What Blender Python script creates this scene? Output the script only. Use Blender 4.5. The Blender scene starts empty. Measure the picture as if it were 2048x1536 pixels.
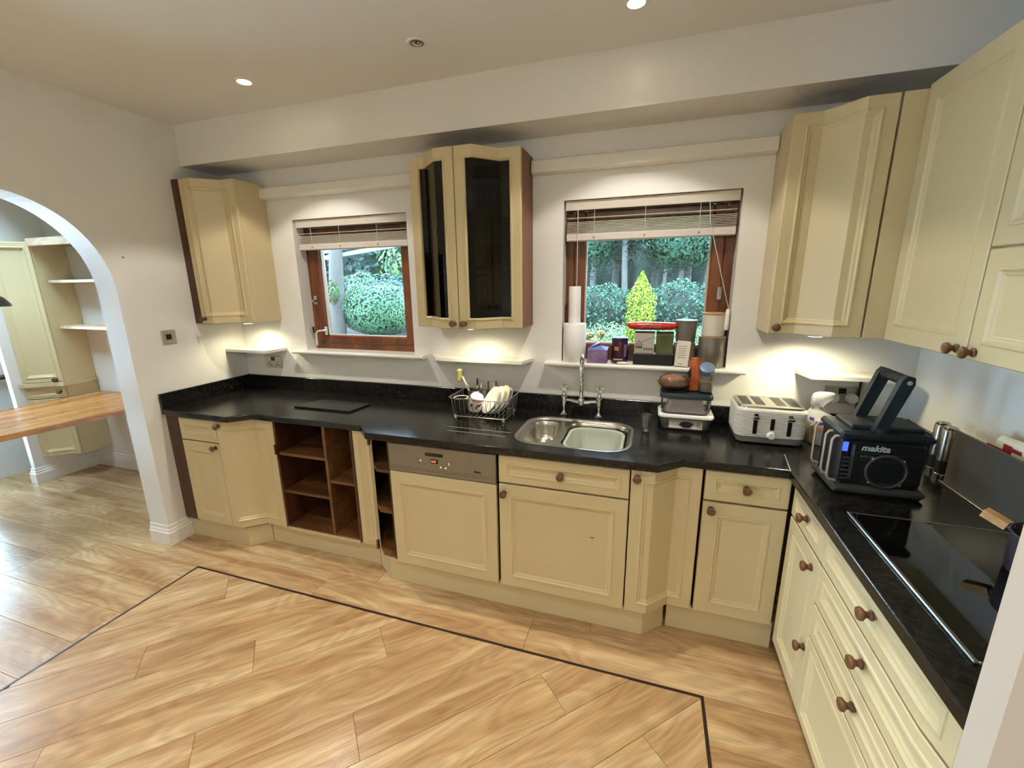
import bpy, bmesh, math, random
import numpy as np
from mathutils import Vector, Matrix
from math import pi, sin, cos, radians as R

random.seed(7)
rng = np.random.default_rng(11)
SC = bpy.context.scene
COL = SC.collection

# ------------------------------------------------------------------ camera
CAM = bpy.data.cameras.new('camera'); cam = bpy.data.objects.new('camera', CAM); COL.objects.link(cam)
CAM.sensor_fit = 'HORIZONTAL'; CAM.sensor_width = 36.0; CAM.lens = 36.0 * 851.9 / 2048.0
CAM.clip_start = 0.03; CAM.clip_end = 200
yaw, pit, rol = -0.315, -0.231, -0.0122
fw = Vector((sin(yaw) * cos(pit), cos(yaw) * cos(pit), sin(pit)))
rt = Vector((cos(yaw), -sin(yaw), 0)); up = rt.cross(fw)
r2 = rt * cos(rol) + up * sin(rol); u2 = -rt * sin(rol) + up * cos(rol)
M = Matrix((r2, u2, -fw)).transposed().to_4x4(); M.translation = Vector((2.9449, -2.4555, 1.6621))
cam.matrix_world = M
SC.camera = cam

# ------------------------------------------------------------------ world and exposure
W = bpy.data.worlds.new('sky'); SC.world = W; W.use_nodes = True
bg = W.node_tree.nodes['Background']
bg.inputs[0].default_value = (0.54, 0.76, 1.0, 1); bg.inputs[1].default_value = 21.0
SC.view_settings.view_transform = 'Standard'; SC.view_settings.look = 'None'
SC.view_settings.gamma = 1.0; SC.view_settings.use_curve_mapping = False
SC.view_settings.exposure = 0.46
CY = SC.cycles
CY.max_bounces = 7; CY.diffuse_bounces = 4; CY.glossy_bounces = 3; CY.transmission_bounces = 5; CY.transparent_max_bounces = 10
CY.use_adaptive_sampling = True; CY.adaptive_threshold = .1; CY.adaptive_min_samples = 16
CY.sample_clamp_indirect = 4.0; CY.caustics_reflective = False; CY.caustics_refractive = False
CY.use_denoising = True

DOWN_W = 46.0          # each ceiling downlight, watts
SPILL = .62
WARM = (1.0, 0.945, 0.85)
FILL_GLOBE_W = 230.0  # added fill lamp out of view, watts
UNDER_W = 6.0
UNDERC = (1.0, 0.90, 0.60)

# ------------------------------------------------------------------ helpers
def lin(h):
    h = h.lstrip('#'); c = [int(h[i:i + 2], 16) / 255 for i in (0, 2, 4)]
    return tuple(((x + .055) / 1.055) ** 2.4 if x > .04045 else x / 12.92 for x in c)

MATS = {}
def mat(name, col, rough=.5, metal=0., spec=.5, noise=0., nscale=8., bump=0., bscale=60., emit=None, estr=0., coat=0., trans=0., ior=1.45, alpha=1., stretch=(1, 1, 1), col2=None):
    if name in MATS: return MATS[name]
    m = bpy.data.materials.new(name); m.use_nodes = True; nt = m.node_tree; b = nt.nodes['Principled BSDF']
    c = lin(col) if isinstance(col, str) else col
    b.inputs['Base Color'].default_value = (*c, 1); b.inputs['Roughness'].default_value = rough
    b.inputs['Metallic'].default_value = metal; b.inputs['Specular IOR Level'].default_value = spec
    b.inputs['Coat Weight'].default_value = coat; b.inputs['Transmission Weight'].default_value = trans
    b.inputs['IOR'].default_value = ior; b.inputs['Alpha'].default_value = alpha
    if emit: b.inputs['Emission Color'].default_value = (*emit, 1); b.inputs['Emission Strength'].default_value = estr
    if noise or bump or col2:
        tc = nt.nodes.new('ShaderNodeTexCoord'); mp = nt.nodes.new('ShaderNodeMapping'); mp.inputs['Scale'].default_value = stretch
        nt.links.new(tc.outputs['Object'], mp.inputs[0])
    if noise or col2:
        n = nt.nodes.new('ShaderNodeTexNoise'); n.inputs['Scale'].default_value = nscale; n.inputs['Detail'].default_value = 5
        nt.links.new(mp.outputs[0], n.inputs[0])
        rp = nt.nodes.new('ShaderNodeValToRGB')
        c2 = lin(col2) if col2 else tuple(x * (1 - noise) for x in c)
        rp.color_ramp.elements[0].position = .32; rp.color_ramp.elements[1].position = .68
        rp.color_ramp.elements[0].color = (*c2, 1); rp.color_ramp.elements[1].color = (*c, 1)
        nt.links.new(n.outputs[0], rp.inputs[0]); nt.links.new(rp.outputs[0], b.inputs['Base Color'])
    if bump:
        n2 = nt.nodes.new('ShaderNodeTexNoise'); n2.inputs['Scale'].default_value = bscale; n2.inputs['Detail'].default_value = 4
        nt.links.new(mp.outputs[0], n2.inputs[0])
        bp = nt.nodes.new('ShaderNodeBump'); bp.inputs['Strength'].default_value = bump; bp.inputs['Distance'].default_value = .01
        nt.links.new(n2.outputs[0], bp.inputs['Height']); nt.links.new(bp.outputs[0], b.inputs['Normal'])
    MATS[name] = m
    return m

def wood(name, c1, c2, c3=None, rough=.4, axis=0, scale=1., rand=False, coat=0., bump=.05):
    """Long-grain wood along the object's local axis."""
    m = bpy.data.materials.new(name); m.use_nodes = True; nt = m.node_tree; L = nt.links; b = nt.nodes['Principled BSDF']
    b.inputs['Roughness'].default_value = rough; b.inputs['Coat Weight'].default_value = coat
    tc = nt.nodes.new('ShaderNodeTexCoord'); src = tc.outputs['Object']
    if rand:
        oi = nt.nodes.new('ShaderNodeObjectInfo'); mu = nt.nodes.new('ShaderNodeMath'); mu.operation = 'MULTIPLY'; mu.inputs[1].default_value = 37.
        L.new(oi.outputs['Random'], mu.inputs[0]); ad = nt.nodes.new('ShaderNodeVectorMath'); ad.operation = 'ADD'
        cb = nt.nodes.new('ShaderNodeCombineXYZ'); L.new(mu.outputs[0], cb.inputs[0]); L.new(mu.outputs[0], cb.inputs[1])
        L.new(src, ad.inputs[0]); L.new(cb.outputs[0], ad.inputs[1]); src = ad.outputs[0]
    def mapping(s):
        mp = nt.nodes.new('ShaderNodeMapping'); v = [s[1]] * 3; v[axis] = s[0]
        mp.inputs['Scale'].default_value = v; L.new(src, mp.inputs[0]); return mp.outputs[0]
    n1 = nt.nodes.new('ShaderNodeTexNoise'); n1.inputs['Scale'].default_value = scale; n1.inputs['Detail'].default_value = 4; n1.inputs['Distortion'].default_value = .7
    L.new(mapping((1.1, 9.)), n1.inputs[0])
    n2 = nt.nodes.new('ShaderNodeTexNoise'); n2.inputs['Scale'].default_value = scale; n2.inputs['Detail'].default_value = 6; n2.inputs['Roughness'].default_value = .65
    L.new(mapping((4., 130.)), n2.inputs[0])
    wv = nt.nodes.new('ShaderNodeTexNoise'); wv.inputs['Scale'].default_value = scale; wv.inputs['Detail'].default_value = 1
    L.new(mapping((1.6, 5.)), wv.inputs[0])
    ms = nt.nodes.new('ShaderNodeMath'); ms.operation = 'MULTIPLY'; ms.inputs[1].default_value = 75.; L.new(wv.outputs[0], ms.inputs[0])
    sn = nt.nodes.new('ShaderNodeMath'); sn.operation = 'SINE'; L.new(ms.outputs[0], sn.inputs[0])
    rp = nt.nodes.new('ShaderNodeValToRGB'); e = rp.color_ramp.elements
    e[0].position = .36; e[0].color = (*lin(c1), 1); e[1].position = .64; e[1].color = (*lin(c2), 1)
    if c3: k = e.new(.5); k.color = (*lin(c3), 1)
    L.new(n1.outputs[0], rp.inputs[0])
    mm = nt.nodes.new('ShaderNodeMath'); mm.operation = 'MULTIPLY_ADD'; mm.inputs[1].default_value = .09; mm.inputs[2].default_value = .5; L.new(sn.outputs[0], mm.inputs[0])
    a2 = nt.nodes.new('ShaderNodeMath'); a2.operation = 'ADD'; L.new(mm.outputs[0], a2.inputs[0]); L.new(n2.outputs[0], a2.inputs[1])
    mr = nt.nodes.new('ShaderNodeMapRange'); mr.inputs[1].default_value = .78; mr.inputs[2].default_value = 1.18; mr.inputs[3].default_value = .74; mr.inputs[4].default_value = 1.12
    L.new(a2.outputs[0], mr.inputs[0])
    mx = nt.nodes.new('ShaderNodeVectorMath'); mx.operation = 'SCALE'; L.new(rp.outputs[0], mx.inputs[0]); L.new(mr.outputs[0], mx.inputs['Scale'])
    L.new(mx.outputs[0], b.inputs['Base Color'])
    if bump:
        bp = nt.nodes.new('ShaderNodeBump'); bp.inputs['Strength'].default_value = bump; bp.inputs['Distance'].default_value = .01
        L.new(n2.outputs[0], bp.inputs['Height']); L.new(bp.outputs[0], b.inputs['Normal'])
    MATS[name] = m
    return m

def clear(name, tint=(1, 1, 1), refl=.08, rough=.0, haze=0.):
    """Thin clear sheet: see-through with a surface reflection."""
    m = bpy.data.materials.new(name); m.use_nodes = True; nt = m.node_tree
    for n in list(nt.nodes):
        if n.type == 'BSDF_PRINCIPLED': nt.nodes.remove(n)
    t = nt.nodes.new('ShaderNodeBsdfTransparent'); t.inputs[0].default_value = (*tint, 1)
    g = nt.nodes.new('ShaderNodeBsdfGlossy'); g.inputs['Roughness'].default_value = rough
    f = nt.nodes.new('ShaderNodeFresnel'); f.inputs[0].default_value = 1.35 + refl
    mx = nt.nodes.new('ShaderNodeMixShader'); nt.links.new(f.outputs[0], mx.inputs[0]); nt.links.new(t.outputs[0], mx.inputs[1]); nt.links.new(g.outputs[0], mx.inputs[2])
    if haze:
        df = nt.nodes.new('ShaderNodeBsdfDiffuse'); df.inputs[0].default_value = (.85, .85, .87, 1); m2 = nt.nodes.new('ShaderNodeMixShader'); m2.inputs[0].default_value = haze
        nt.links.new(mx.outputs[0], m2.inputs[1]); nt.links.new(df.outputs[0], m2.inputs[2]); mx = m2
    nt.links.new(mx.outputs[0], nt.nodes['Material Output'].inputs[0])
    MATS[name] = m
    return m

class MB:
    def __init__(s): s.v = []; s.f = []
    def add(s, vs, fs):
        n = len(s.v); s.v += [tuple(map(float, q)) for q in vs]; s.f += [tuple(i + n for i in f) for f in fs]; return s
    def box(s, x0, x1, y0, y1, z0, z1, b=0.):
        x0, x1 = min(x0, x1), max(x0, x1); y0, y1 = min(y0, y1), max(y0, y1); z0, z1 = min(z0, z1), max(z0, z1)
        if b <= 0:
            return s.add([(x0, y0, z0), (x1, y0, z0), (x1, y1, z0), (x0, y1, z0), (x0, y0, z1), (x1, y0, z1), (x1, y1, z1), (x0, y1, z1)],
                         [(0, 3, 2, 1), (4, 5, 6, 7), (0, 1, 5, 4), (1, 2, 6, 5), (2, 3, 7, 6), (3, 0, 4, 7)])
        b = min(b, (x1 - x0) / 2.01, (y1 - y0) / 2.01, (z1 - z0) / 2.01)
        X = (x0, x1); Y = (y0, y1); Z = (z0, z1); vs = []; idx = {}
        for i in (0, 1):
            for j in (0, 1):
                for k in (0, 1):
                    for a in range(3):
                        p = [X[i] + (b if i == 0 else -b), Y[j] + (b if j == 0 else -b), Z[k] + (b if k == 0 else -b)]
                        p[a] = (X[i], Y[j], Z[k])[a]; idx[i, j, k, a] = len(vs); vs.append(p)
        g = lambda i, j, k, a: idx[i, j, k, a]
        fs = []
        for a in range(3):
            o1, o2 = (a + 1) % 3, (a + 2) % 3
            for e in (0, 1):
                q = []
                for (m, n) in ((0, 0), (1, 0), (1, 1), (0, 1)):
                    t = [0, 0, 0]; t[a] = e; t[o1] = m; t[o2] = n; q.append(g(*t, a))
                fs.append(tuple(q) if e else tuple(q[::-1]))
            for m in (0, 1):
                for n in (0, 1):
                    t0 = [0, 0, 0]; t0[o1] = m; t0[o2] = n; t1 = list(t0); t1[a] = 1
                    q = (g(*t0, o1), g(*t1, o1), g(*t1, o2), g(*t0, o2))
                    fs.append(q if (m + n) % 2 else q[::-1])
        for i in (0, 1):
            for j in (0, 1):
                for k in (0, 1):
                    q = (g(i, j, k, 0), g(i, j, k, 1), g(i, j, k, 2)); fs.append(q if (i + j + k) % 2 else q[::-1])
        return s.add(vs, fs)
    def prism(s, poly, z0, z1):
        n = len(poly); a = sum(poly[i][0] * poly[(i + 1) % n][1] - poly[(i + 1) % n][0] * poly[i][1] for i in range(n))
        if a < 0: poly = poly[::-1]
        vs = [(x, y, z0) for x, y in poly] + [(x, y, z1) for x, y in poly]
        return s.add(vs, [tuple(range(n))[::-1], tuple(range(n, 2 * n))] + [(i, (i + 1) % n, n + (i + 1) % n, n + i) for i in range(n)])
    def loft(s, loops, cap0=False, cap1=False, closed=True):
        n = len(loops[0]); vs = [p for l in loops for p in l]; fs = []
        for k in range(len(loops) - 1):
            for i in range(n if closed else n - 1):
                j = (i + 1) % n; fs.append((k * n + i, k * n + j, (k + 1) * n + j, (k + 1) * n + i))
        if cap0: fs.append(tuple(range(n))[::-1])
        if cap1: fs.append(tuple(range((len(loops) - 1) * n, len(loops) * n)))
        return s.add(vs, fs)
    def lathe(s, prof, c=(0, 0, 0), seg=20, axis='z', cap0=True, cap1=True):
        loops = []
        for r, h in prof:
            l = []
            for i in range(seg):
                a = 2 * pi * i / seg; p = (r * cos(a), r * sin(a), h)
                if axis == 'y': p = (p[0], -h, p[1])     # grows towards -y
                if axis == 'x': p = (-h, p[0], p[1]); p = (p[0], -p[1], p[2])
                l.append((c[0] + p[0], c[1] + p[1], c[2] + p[2]))
            loops.append(l)
        return s.loft(loops, cap0, cap1)
    def tube(s, pts, r, seg=8, caps=True, closed=False):
        P = [Vector(p) for p in pts]; n = len(P); loops = []; up = None
        for i in range(n):
            if closed: d = (P[(i + 1) % n] - P[i - 1]).normalized()
            else: d = (P[min(i + 1, n - 1)] - P[max(i - 1, 0)]).normalized()
            if up is None:
                up = Vector((0, 0, 1)) if abs(d.z) < .9 else Vector((1, 0, 0))
            x = up.cross(d)
            if x.length < 1e-5: x = Vector((1, 0, 0)).cross(d)
            x.normalize(); y = d.cross(x).normalized(); up = y
            rr = r[i] if isinstance(r, (list, tuple)) else r
            loops.append([tuple(P[i] + (x * cos(2 * pi * k / seg) + y * sin(2 * pi * k / seg)) * rr) for k in range(seg)])
        if closed: loops.append(loops[0]); caps = False
        return s.loft(loops, caps, caps)
    def bar(s, p, q, w, h):
        p = Vector(p); q = Vector(q); d = (q - p).normalized(); up = Vector((0, 0, 1)) if abs(d.z) < .95 else Vector((0, 1, 0))
        x = d.cross(up).normalized() * w / 2; y = x.cross(d).normalized() * h / 2
        return s.loft([[tuple(a + x * i + y * j) for i, j in ((-1, -1), (1, -1), (1, 1), (-1, 1))] for a in (p, q)], True, True)
    def rot(s, ang, axis, c=(0, 0, 0)):
        Rm = Matrix.Rotation(ang, 3, axis); c = Vector(c); s.v = [tuple(Rm @ (Vector(p) - c) + c) for p in s.v]; return s
    def mesh(s, name, m=None, smooth=False, off=(0, 0, 0)):
        me = bpy.data.meshes.new(name); me.from_pydata([(a - off[0], b - off[1], c - off[2]) for a, b, c in s.v], [], s.f)
        bm = bmesh.new(); bm.from_mesh(me); bmesh.ops.recalc_face_normals(bm, faces=bm.faces); bm.to_mesh(me); bm.free()
        if m is not None: me.materials.append(m)
        if smooth:
            me.polygons.foreach_set('use_smooth', [True] * len(me.polygons))
            try: me.set_sharp_from_angle(angle=R(smooth if smooth is not True else 40))
            except Exception: pass
        me.update(); return me
    def build(s, name, m, parent=None, smooth=False, label=None, cat=None, group=None, kind=None):
        """Part (parent given; verts in the thing's frame) or a single-mesh thing (verts in world, origin at its base)."""
        if parent is None:
            a = np.array(s.v); off = ((a[:, 0].min() + a[:, 0].max()) / 2, (a[:, 1].min() + a[:, 1].max()) / 2, a[:, 2].min())
        else:
            off = ORIG.get(parent.name, (0, 0, 0))
        o = bpy.data.objects.new(name, s.mesh(name, m, smooth, off)); COL.objects.link(o)
        if parent is None: o.location = off
        else:
            o.parent = parent; ORIG[o.name] = off
        tag(o, label, cat, group, kind)
        if parent is None: ORIG[o.name] = off
        return o

ORIG = {}
def tag(o, label=None, cat=None, group=None, kind=None):
    if label: o['label'] = label
    if cat: o['category'] = cat
    if group: o['group'] = group
    if kind: o['kind'] = kind
    return o
def thing(name, label, cat, loc=(0, 0, 0), group=None, kind=None, local=False):
    """Empty at a thing's base. Parts are given in world coordinates unless local."""
    o = bpy.data.objects.new(name, None); o.empty_display_size = .05; COL.objects.link(o); o.location = loc
    ORIG[o.name] = (0, 0, 0) if local else tuple(loc)
    return tag(o, label, cat, group, kind)
def inst(name, me, parent, loc, rot=(0, 0, 0), sc=(1, 1, 1)):
    """Shared-mesh part placed at a world point (parents are never rotated when used with this)."""
    o = bpy.data.objects.new(name, me); COL.objects.link(o); o.parent = parent
    off = ORIG.get(parent.name, (0, 0, 0)); o.location = Vector(loc) - Vector(off); o.rotation_euler = rot; o.scale = sc
    ORIG[o.name] = loc
    return o
def text_mesh(body, size, ext, name, m, shear=0., bold=0.):
    c = bpy.data.curves.new(name, 'FONT'); c.body = body; c.size = size; c.extrude = ext; c.align_x = 'LEFT'; c.shear = shear; c.offset = bold; c.resolution_u = 3
    o = bpy.data.objects.new(name, c); COL.objects.link(o)
    bpy.context.view_layer.update()
    me = bpy.data.meshes.new_from_object(o.evaluated_get(bpy.context.evaluated_depsgraph_get()))
    bpy.data.objects.remove(o); me.materials.clear(); me.materials.append(m); return me
def rrect(cx, cy, w, h, r, z, n=6):
    pts = []
    for qx, qy, a0 in ((1, 1, 0), (-1, 1, 90), (-1, -1, 180), (1, -1, 270)):
        for i in range(n + 1):
            a = R(a0 + 90 * i / n); pts.append((cx + qx * (w / 2 - r) + r * cos(a), cy + qy * (h / 2 - r) + r * sin(a), z))
    return pts
def fill_holes(outer, holes, z):
    """Flat face with holes: returns verts, tris."""
    bm = bmesh.new(); es = []
    for lp in [outer] + holes:
        vs = [bm.verts.new((p[0], p[1], z)) for p in lp]
        es += [bm.edges.new((vs[i], vs[(i + 1) % len(vs)])) for i in range(len(vs))]
    bmesh.ops.triangle_fill(bm, edges=es, use_beauty=True)
    bm.verts.index_update(); v = [tuple(q.co) for q in bm.verts]; f = [tuple(q.index for q in fc.verts) for fc in bm.faces]; bm.free()
    return v, f

# ------------------------------------------------------------------ materials
PAINT = mat('wall_paint', '#ebe9e3', .42, bump=.05, bscale=240, noise=.03, nscale=2.)
CEILP = mat('ceiling_paint', '#efeeea', .75, bump=.06, bscale=300)
GLOSSW = mat('white_gloss_paint', '#e9e6dc', .28)
CREAM = mat('cream_cabinet_paint', '#cbb98f', .36, bump=.015, bscale=150, noise=.03, nscale=3.)
BROWN = wood('carcass_brown', '#331a0c', '#532e16', rough=.45, axis=2, bump=.03)
BROWNH = wood('shelf_brown', '#54321a', '#775029', rough=.4, axis=0, bump=.03)
FRAMEW = wood('window_brown', '#552a13', '#7d4722', rough=.3, axis=2, bump=.02)
KNOBW = wood('knob_wood', '#4a2f18', '#6b4827', rough=.35, axis=2, scale=3)
TABLEW = wood('table_wood', '#9a5a2c', '#c4864c', '#b0713b', rough=.2, axis=1, coat=.3, bump=.02)
PLANK = wood('oak_plank', '#a07b53', '#c3a67d', '#b39066', rough=.22, axis=0, rand=True, scale=1.1, bump=.1)
STRIPB = mat('dark_inlay', '#2b1a12', .4)
UNDERF = mat('floor_joint_dark', '#7d5c3c', .8)
WTOP = None
def worktop_mat():
    m = mat('worktop_black', '#2d2d29', .17, col2='#090908', nscale=55, bump=.05, bscale=130)
    nt = m.node_tree; b = nt.nodes['Principled BSDF']; n = [q for q in nt.nodes if q.type == 'TEX_NOISE'][0]
    n.inputs['Detail'].default_value = 8; n.inputs['Roughness'].default_value = .7; n.inputs['Distortion'].default_value = .8
    rp = [q for q in nt.nodes if q.type == 'VALTORGB'][0]; rp.color_ramp.elements[0].position = .4; rp.color_ramp.elements[1].position = .78
    return m
WTOP = worktop_mat()
STEEL = mat('brushed_steel', '#c3bfb6', .28, 1., bump=.02, bscale=90, stretch=(1, 30, 1))
CHROME = mat('chrome', '#d8d8d8', .08, 1.)
GREYM = mat('appliance_grey', '#8f887a', .38, .75)
BLACKP = mat('black_plastic', '#0d0d0d', .35)
BLACKG = mat('black_glass', '#060606', .06, coat=.5)
WHITEP = mat('white_plastic', '#eceae4', .35)
PORC = mat('porcelain', '#f2f0ea', .12)
GLASS = clear('window_glass', (.96, .98, .97), .1)
DIMGLASS = clear('shaded_cabinet_glass', (.34, .30, .26), .15)  # clear panes darkened to stand for the unlit cabinet interior
DRINK = clear('drinking_glass', (.97, .98, .975), .25, 0., .06)
FILM = clear('clear_film', (.98, .98, .98), .25, .08, .04)
LAMPE = mat('lamp_glow', '#ffffff', .4, emit=(1., .88, .68), estr=30)
UNDE = mat('under_lamp_glow', '#ffffff', .4, emit=(1., .96, .74), estr=9)

# ------------------------------------------------------------------ the room
H = 2.66; WX = 4.148; YB = -4.6; SOF = 2.4217
def struct(mb, name, m, parent=None, smooth=False): return mb.build(name, m, parent, smooth, kind='structure')

def clip_poly(poly, x0, x1, y0, y1):
    for ax, lim, sg in ((0, x0, 1), (0, x1, -1), (1, y0, 1), (1, y1, -1)):
        out = []
        for i in range(len(poly)):
            a, b = poly[i - 1], poly[i]; da = (a[ax] - lim) * sg; db = (b[ax] - lim) * sg
            if (da >= 0) != (db >= 0):
                t = da / (da - db); out.append((a[0] + (b[0] - a[0]) * t, a[1] + (b[1] - a[1]) * t))
            if db >= 0: out.append(b)
        poly = out
        if len(poly) < 3: return []
    return poly

floor = struct(MB().box(-2.7, 4.3, YB - .1, .02, -.08, -.003), 'floor', UNDERF)
def plank(poly, ang):
    cx = sum(p[0] for p in poly) / len(poly); cy = sum(p[1] for p in poly) / len(poly)
    ca, sa = cos(-ang), sin(-ang)
    loc = [((x - cx) * ca - (y - cy) * sa, (x - cx) * sa + (y - cy) * ca) for x, y in poly]
    top = [(x * (1 - .0012 / max(.05, abs(x))), y * (1 - .0012 / max(.02, abs(y))), 0) for x, y in loc]
    bot = [(x, y, -.004) for x, y in loc]
    mb = MB().loft([bot, top], False, True)
    o = bpy.data.objects.new('plank', mb.mesh('plank', PLANK)); COL.objects.link(o); o.parent = floor
    off = ORIG[floor.name]; o.location = (cx - off[0], cy - off[1], -off[2]); o.rotation_euler = (0, 0, ang)
IX0, IX1, IY1 = .405, 3.230, -.887
# centre field, laid at 45 degrees
pw = .2005; joints = {0: .009, 1: .557, 2: -.167, 3: .380, 4: 1.134, 5: .71, 6: .12, 7: 1.33, 8: .62, -1: -.45, -2: .3}
c45 = cos(pi / 4)
for k in range(-8, 26):
    v1 = -1.71 - pw * k; v0 = v1 - pw
    j = joints.get(k, random.uniform(-.6, .6)); u = j - 1.22 * 6
    while u < 5:
        q = [(u, v0), (u + 1.22, v0), (u + 1.22, v1), (u, v1)]
        q = [((a - b) * c45, (a + b) * c45) for a, b in q]
        q = clip_poly(q, IX0, IX1, YB, IY1)
        if len(q) >= 3:
            ar = abs(sum(q[i - 1][0] * q[i][1] - q[i][0] * q[i - 1][1] for i in range(len(q)))) / 2
            if ar > .002: plank(q, pi / 4)
        u += 1.22
rowj = {0: 2.465, 1: 2.75}
for k in range(-4, 20):
    y1 = -.68 - .2 * k + .0; y0 = y1 - .2
    k2 = k
    j = rowj.get(-k if k <= 0 else 99, random.uniform(0, 1.22)); x = j - 1.22 * 6
    while x < 4.3:
        for (a, b, c, d) in ((-2.6, 4.16, -.875, .0), (-2.6, .393, YB, -.875), (3.242, 4.16, YB, -.875)):
            q = clip_poly([(x, y0), (x + 1.22, y0), (x + 1.22, y1), (x, y1)], a, b, c, d)
            if len(q) >= 3 and abs((q[0][0] - q[2][0]) * (q[0][1] - q[2][1])) > 1e-3: plank(q, 0)
        x += 1.22
for (a, b, c, d) in ((.393, 3.242, -.887, -.875), (.393, .405, YB, -.887), (3.230, 3.242, YB, -.887)):
    MB().box(a, b, c, d, -.004, .0012).build('border_strip', STRIPB, floor)

struct(MB().box(-.17, WX + .15, YB - .1, .25, H, H + .1), 'ceiling', CEILP)
def wall_from(polys_holes, name, m, plane, a0, a1):
    outer, holes = polys_holes
    v, f = fill_holes(outer, holes, 0); n = len(v); mb = MB()
    P = (lambda p, d: (d, p[0], p[1])) if plane == 'x' else (lambda p, d: (p[0], d, p[1]))
    mb.add([P(p, a0) for p in v] + [P(p, a1) for p in v], [t for t in f] + [tuple(i + n for i in t)[::-1] for t in f])
    for lp in [outer] + holes:
        k = len(lp); mb.add([P(p, a0) for p in lp] + [P(p, a1) for p in lp], [(i, (i + 1) % k, k + (i + 1) % k, k + i) for i in range(k)])
    o = struct(mb, name, m); return o
W1 = (.590, 1.471); W2 = (2.455, 3.335); WZ0, WZ1 = 1.190, 2.100
rect = lambda x0, x1, z0, z1: [(x0, z0), (x1, z0), (x1, z1), (x0, z1)]
wall_from((rect(-.17, 4.3, -.05, H), [rect(*W1, WZ0, WZ1), rect(*W2, WZ0, WZ1)]), 'wall_back', PAINT, 'y', 0, .25)
arch = []
AY0, AYC, AZS, AB = -.760, -1.250, 1.61, .525
for i in range(0, 19):
    a = pi / 2 * i / 18; e = 2 / 2.15
    arch.append((AYC + (AY0 - AYC) * (cos(a) ** e), AZS + AB * (sin(a) ** e)))
arch2 = [(-2.7 - (y + .0), z) for y, z in arch][::-1]
wall_from(([(0, -.05), (AY0, -.05)] + arch + arch2 + [(arch2[-1][0], -.05), (YB, -.05), (YB, H), (0, H)], [[(-4.3, .06), (-3.2, .06), (-3.2, 2.16), (-4.3, 2.16)]]), 'wall_left', PAINT, 'x', -.17, 0)
struct(MB().box(WX, WX + .15, YB, 0, -.05, H), 'wall_right', PAINT)
struct(MB().box(-.17, WX + .15, YB - .1, YB, -.05, H), 'wall_front', PAINT)
g = thing('door_1', None, None, (-.085, -3.45, .06), kind='structure')
for y in (-4.3, -3.26): MB().box(-.115, -.055, y, y + .06, .06, 2.16).build('frame', GLOSSW, g)
for z in (.06, 2.10): MB().box(-.11, -.06, -4.24, -3.26, z, z + .06).build('rail', GLOSSW, g)
for y in (-4.24,): MB().box(-.087, -.083, y, y + .98, .12, 2.10).build('pane', GLASS, g)
struct(MB().box(3.503, WX, -1.722, -1.664, 0, H), 'wall_nib', mat('nib_paint', '#bfae9c', .6))
struct(MB().box(0, WX, -.2628, 0, SOF, H), 'trim_1', mat('soffit_paint', '#e8e5de', .33, bump=.05, bscale=150))

# adjoining room through the arch
HN = 2.45
struct(MB().box(-2.72, -.17, 0, .15, -.05, HN), 'wall_next_back', PAINT)
wall_from(([(-2.7, -.05), (0, -.05), (0, HN), (-2.7, HN)], [[(-1.55, .06), (-.58, .06), (-.58, 2.1), (-1.55, 2.1)]]), 'wall_next_left', PAINT, 'x', -2.72, -2.57)
g = thing('window_3', None, None, (-2.64, -1.06, .06), kind='structure')
for y in (-1.55, -.64): MB().box(-2.67, -2.61, y, y + .06, .06, 2.1).build('frame', GLOSSW, g)
for z in (.06, 2.04): MB().box(-2.665, -2.615, -1.49, -.64, z, z + .06).build('rail', GLOSSW, g)
for y in (-1.49,): MB().box(-2.642, -2.638, y, y + .85, .12, 2.04).build('pane', GLASS, g)
v, f = fill_holes([(-2.72, -2.8), (-.17, -2.8), (-.17, .15), (-2.72, .15)], [[(-2.35, -1.25), (-1.25, -1.25), (-1.25, -.35), (-2.35, -.35)]], 0)
mb = MB(); n = len(v); mb.add([(p[0], p[1], HN) for p in v] + [(p[0], p[1], HN + .15) for p in v], [t for t in f] + [tuple(k + n for k in t)[::-1] for t in f])
mb.box(-2.36, -2.35, -1.26, -.34, HN, HN + .15).box(-1.25, -1.24, -1.26, -.34, HN, HN + .15).box(-2.35, -1.25, -1.26, -1.25, HN, HN + .15).box(-2.35, -1.25, -.35, -.34, HN, HN + .15)
struct(mb, 'ceiling_next', CEILP)
g = thing('window_4', None, None, (-1.8, -.8, HN + .1), kind='structure')
MB().box(-2.35, -1.25, -1.25, -.35, HN + .105, HN + .110).build('pane', GLASS, g)
for x in (-2.35, -1.30): MB().box(x, x + .05, -1.25, -.35, HN + .08, HN + .14).build('frame', GLOSSW, g)
struct(MB().box(-2.72, -.17, -2.8, -2.65, -.05, HN), 'wall_next_front', PAINT)
struct(MB().box(-2.16, -2.105, -.45, 0, 0, HN), 'wall_nib_next', PAINT)
def skirting(path, name, closed=False):
    prof = [(0, 0), (.017, 0), (.017, .088), (.012, .094), (.012, .106), (.007, .113), (.005, .134), (0, .138)]
    loops = []; n = len(path)
    for i, p in enumerate(path):
        p = Vector(p); ns = []
        for a, b in ((i - 1, i), (i, i + 1)):
            if 0 <= a and b < n:
                d = (Vector(path[b]) - Vector(path[a])).normalized(); ns.append(Vector((d.y, -d.x)))
        m = sum(ns, Vector((0, 0))).normalized(); k = 1 / max(.3, m.dot(ns[0]))
        loops.append([(p.x + m.x * k * d, p.y + m.y * k * d, z) for d, z in prof])
    return struct(MB().loft(loops, True, True), name, GLOSSW)
skirting([(-.17, AY0), (0, AY0), (0, -.612)], 'baseboard_left')
skirting([(-2.16, -.30), (-2.16, -.45), (-2.105, -.45), (-2.105, 0), (-.17, 0)], 'baseboard_next')

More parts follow.
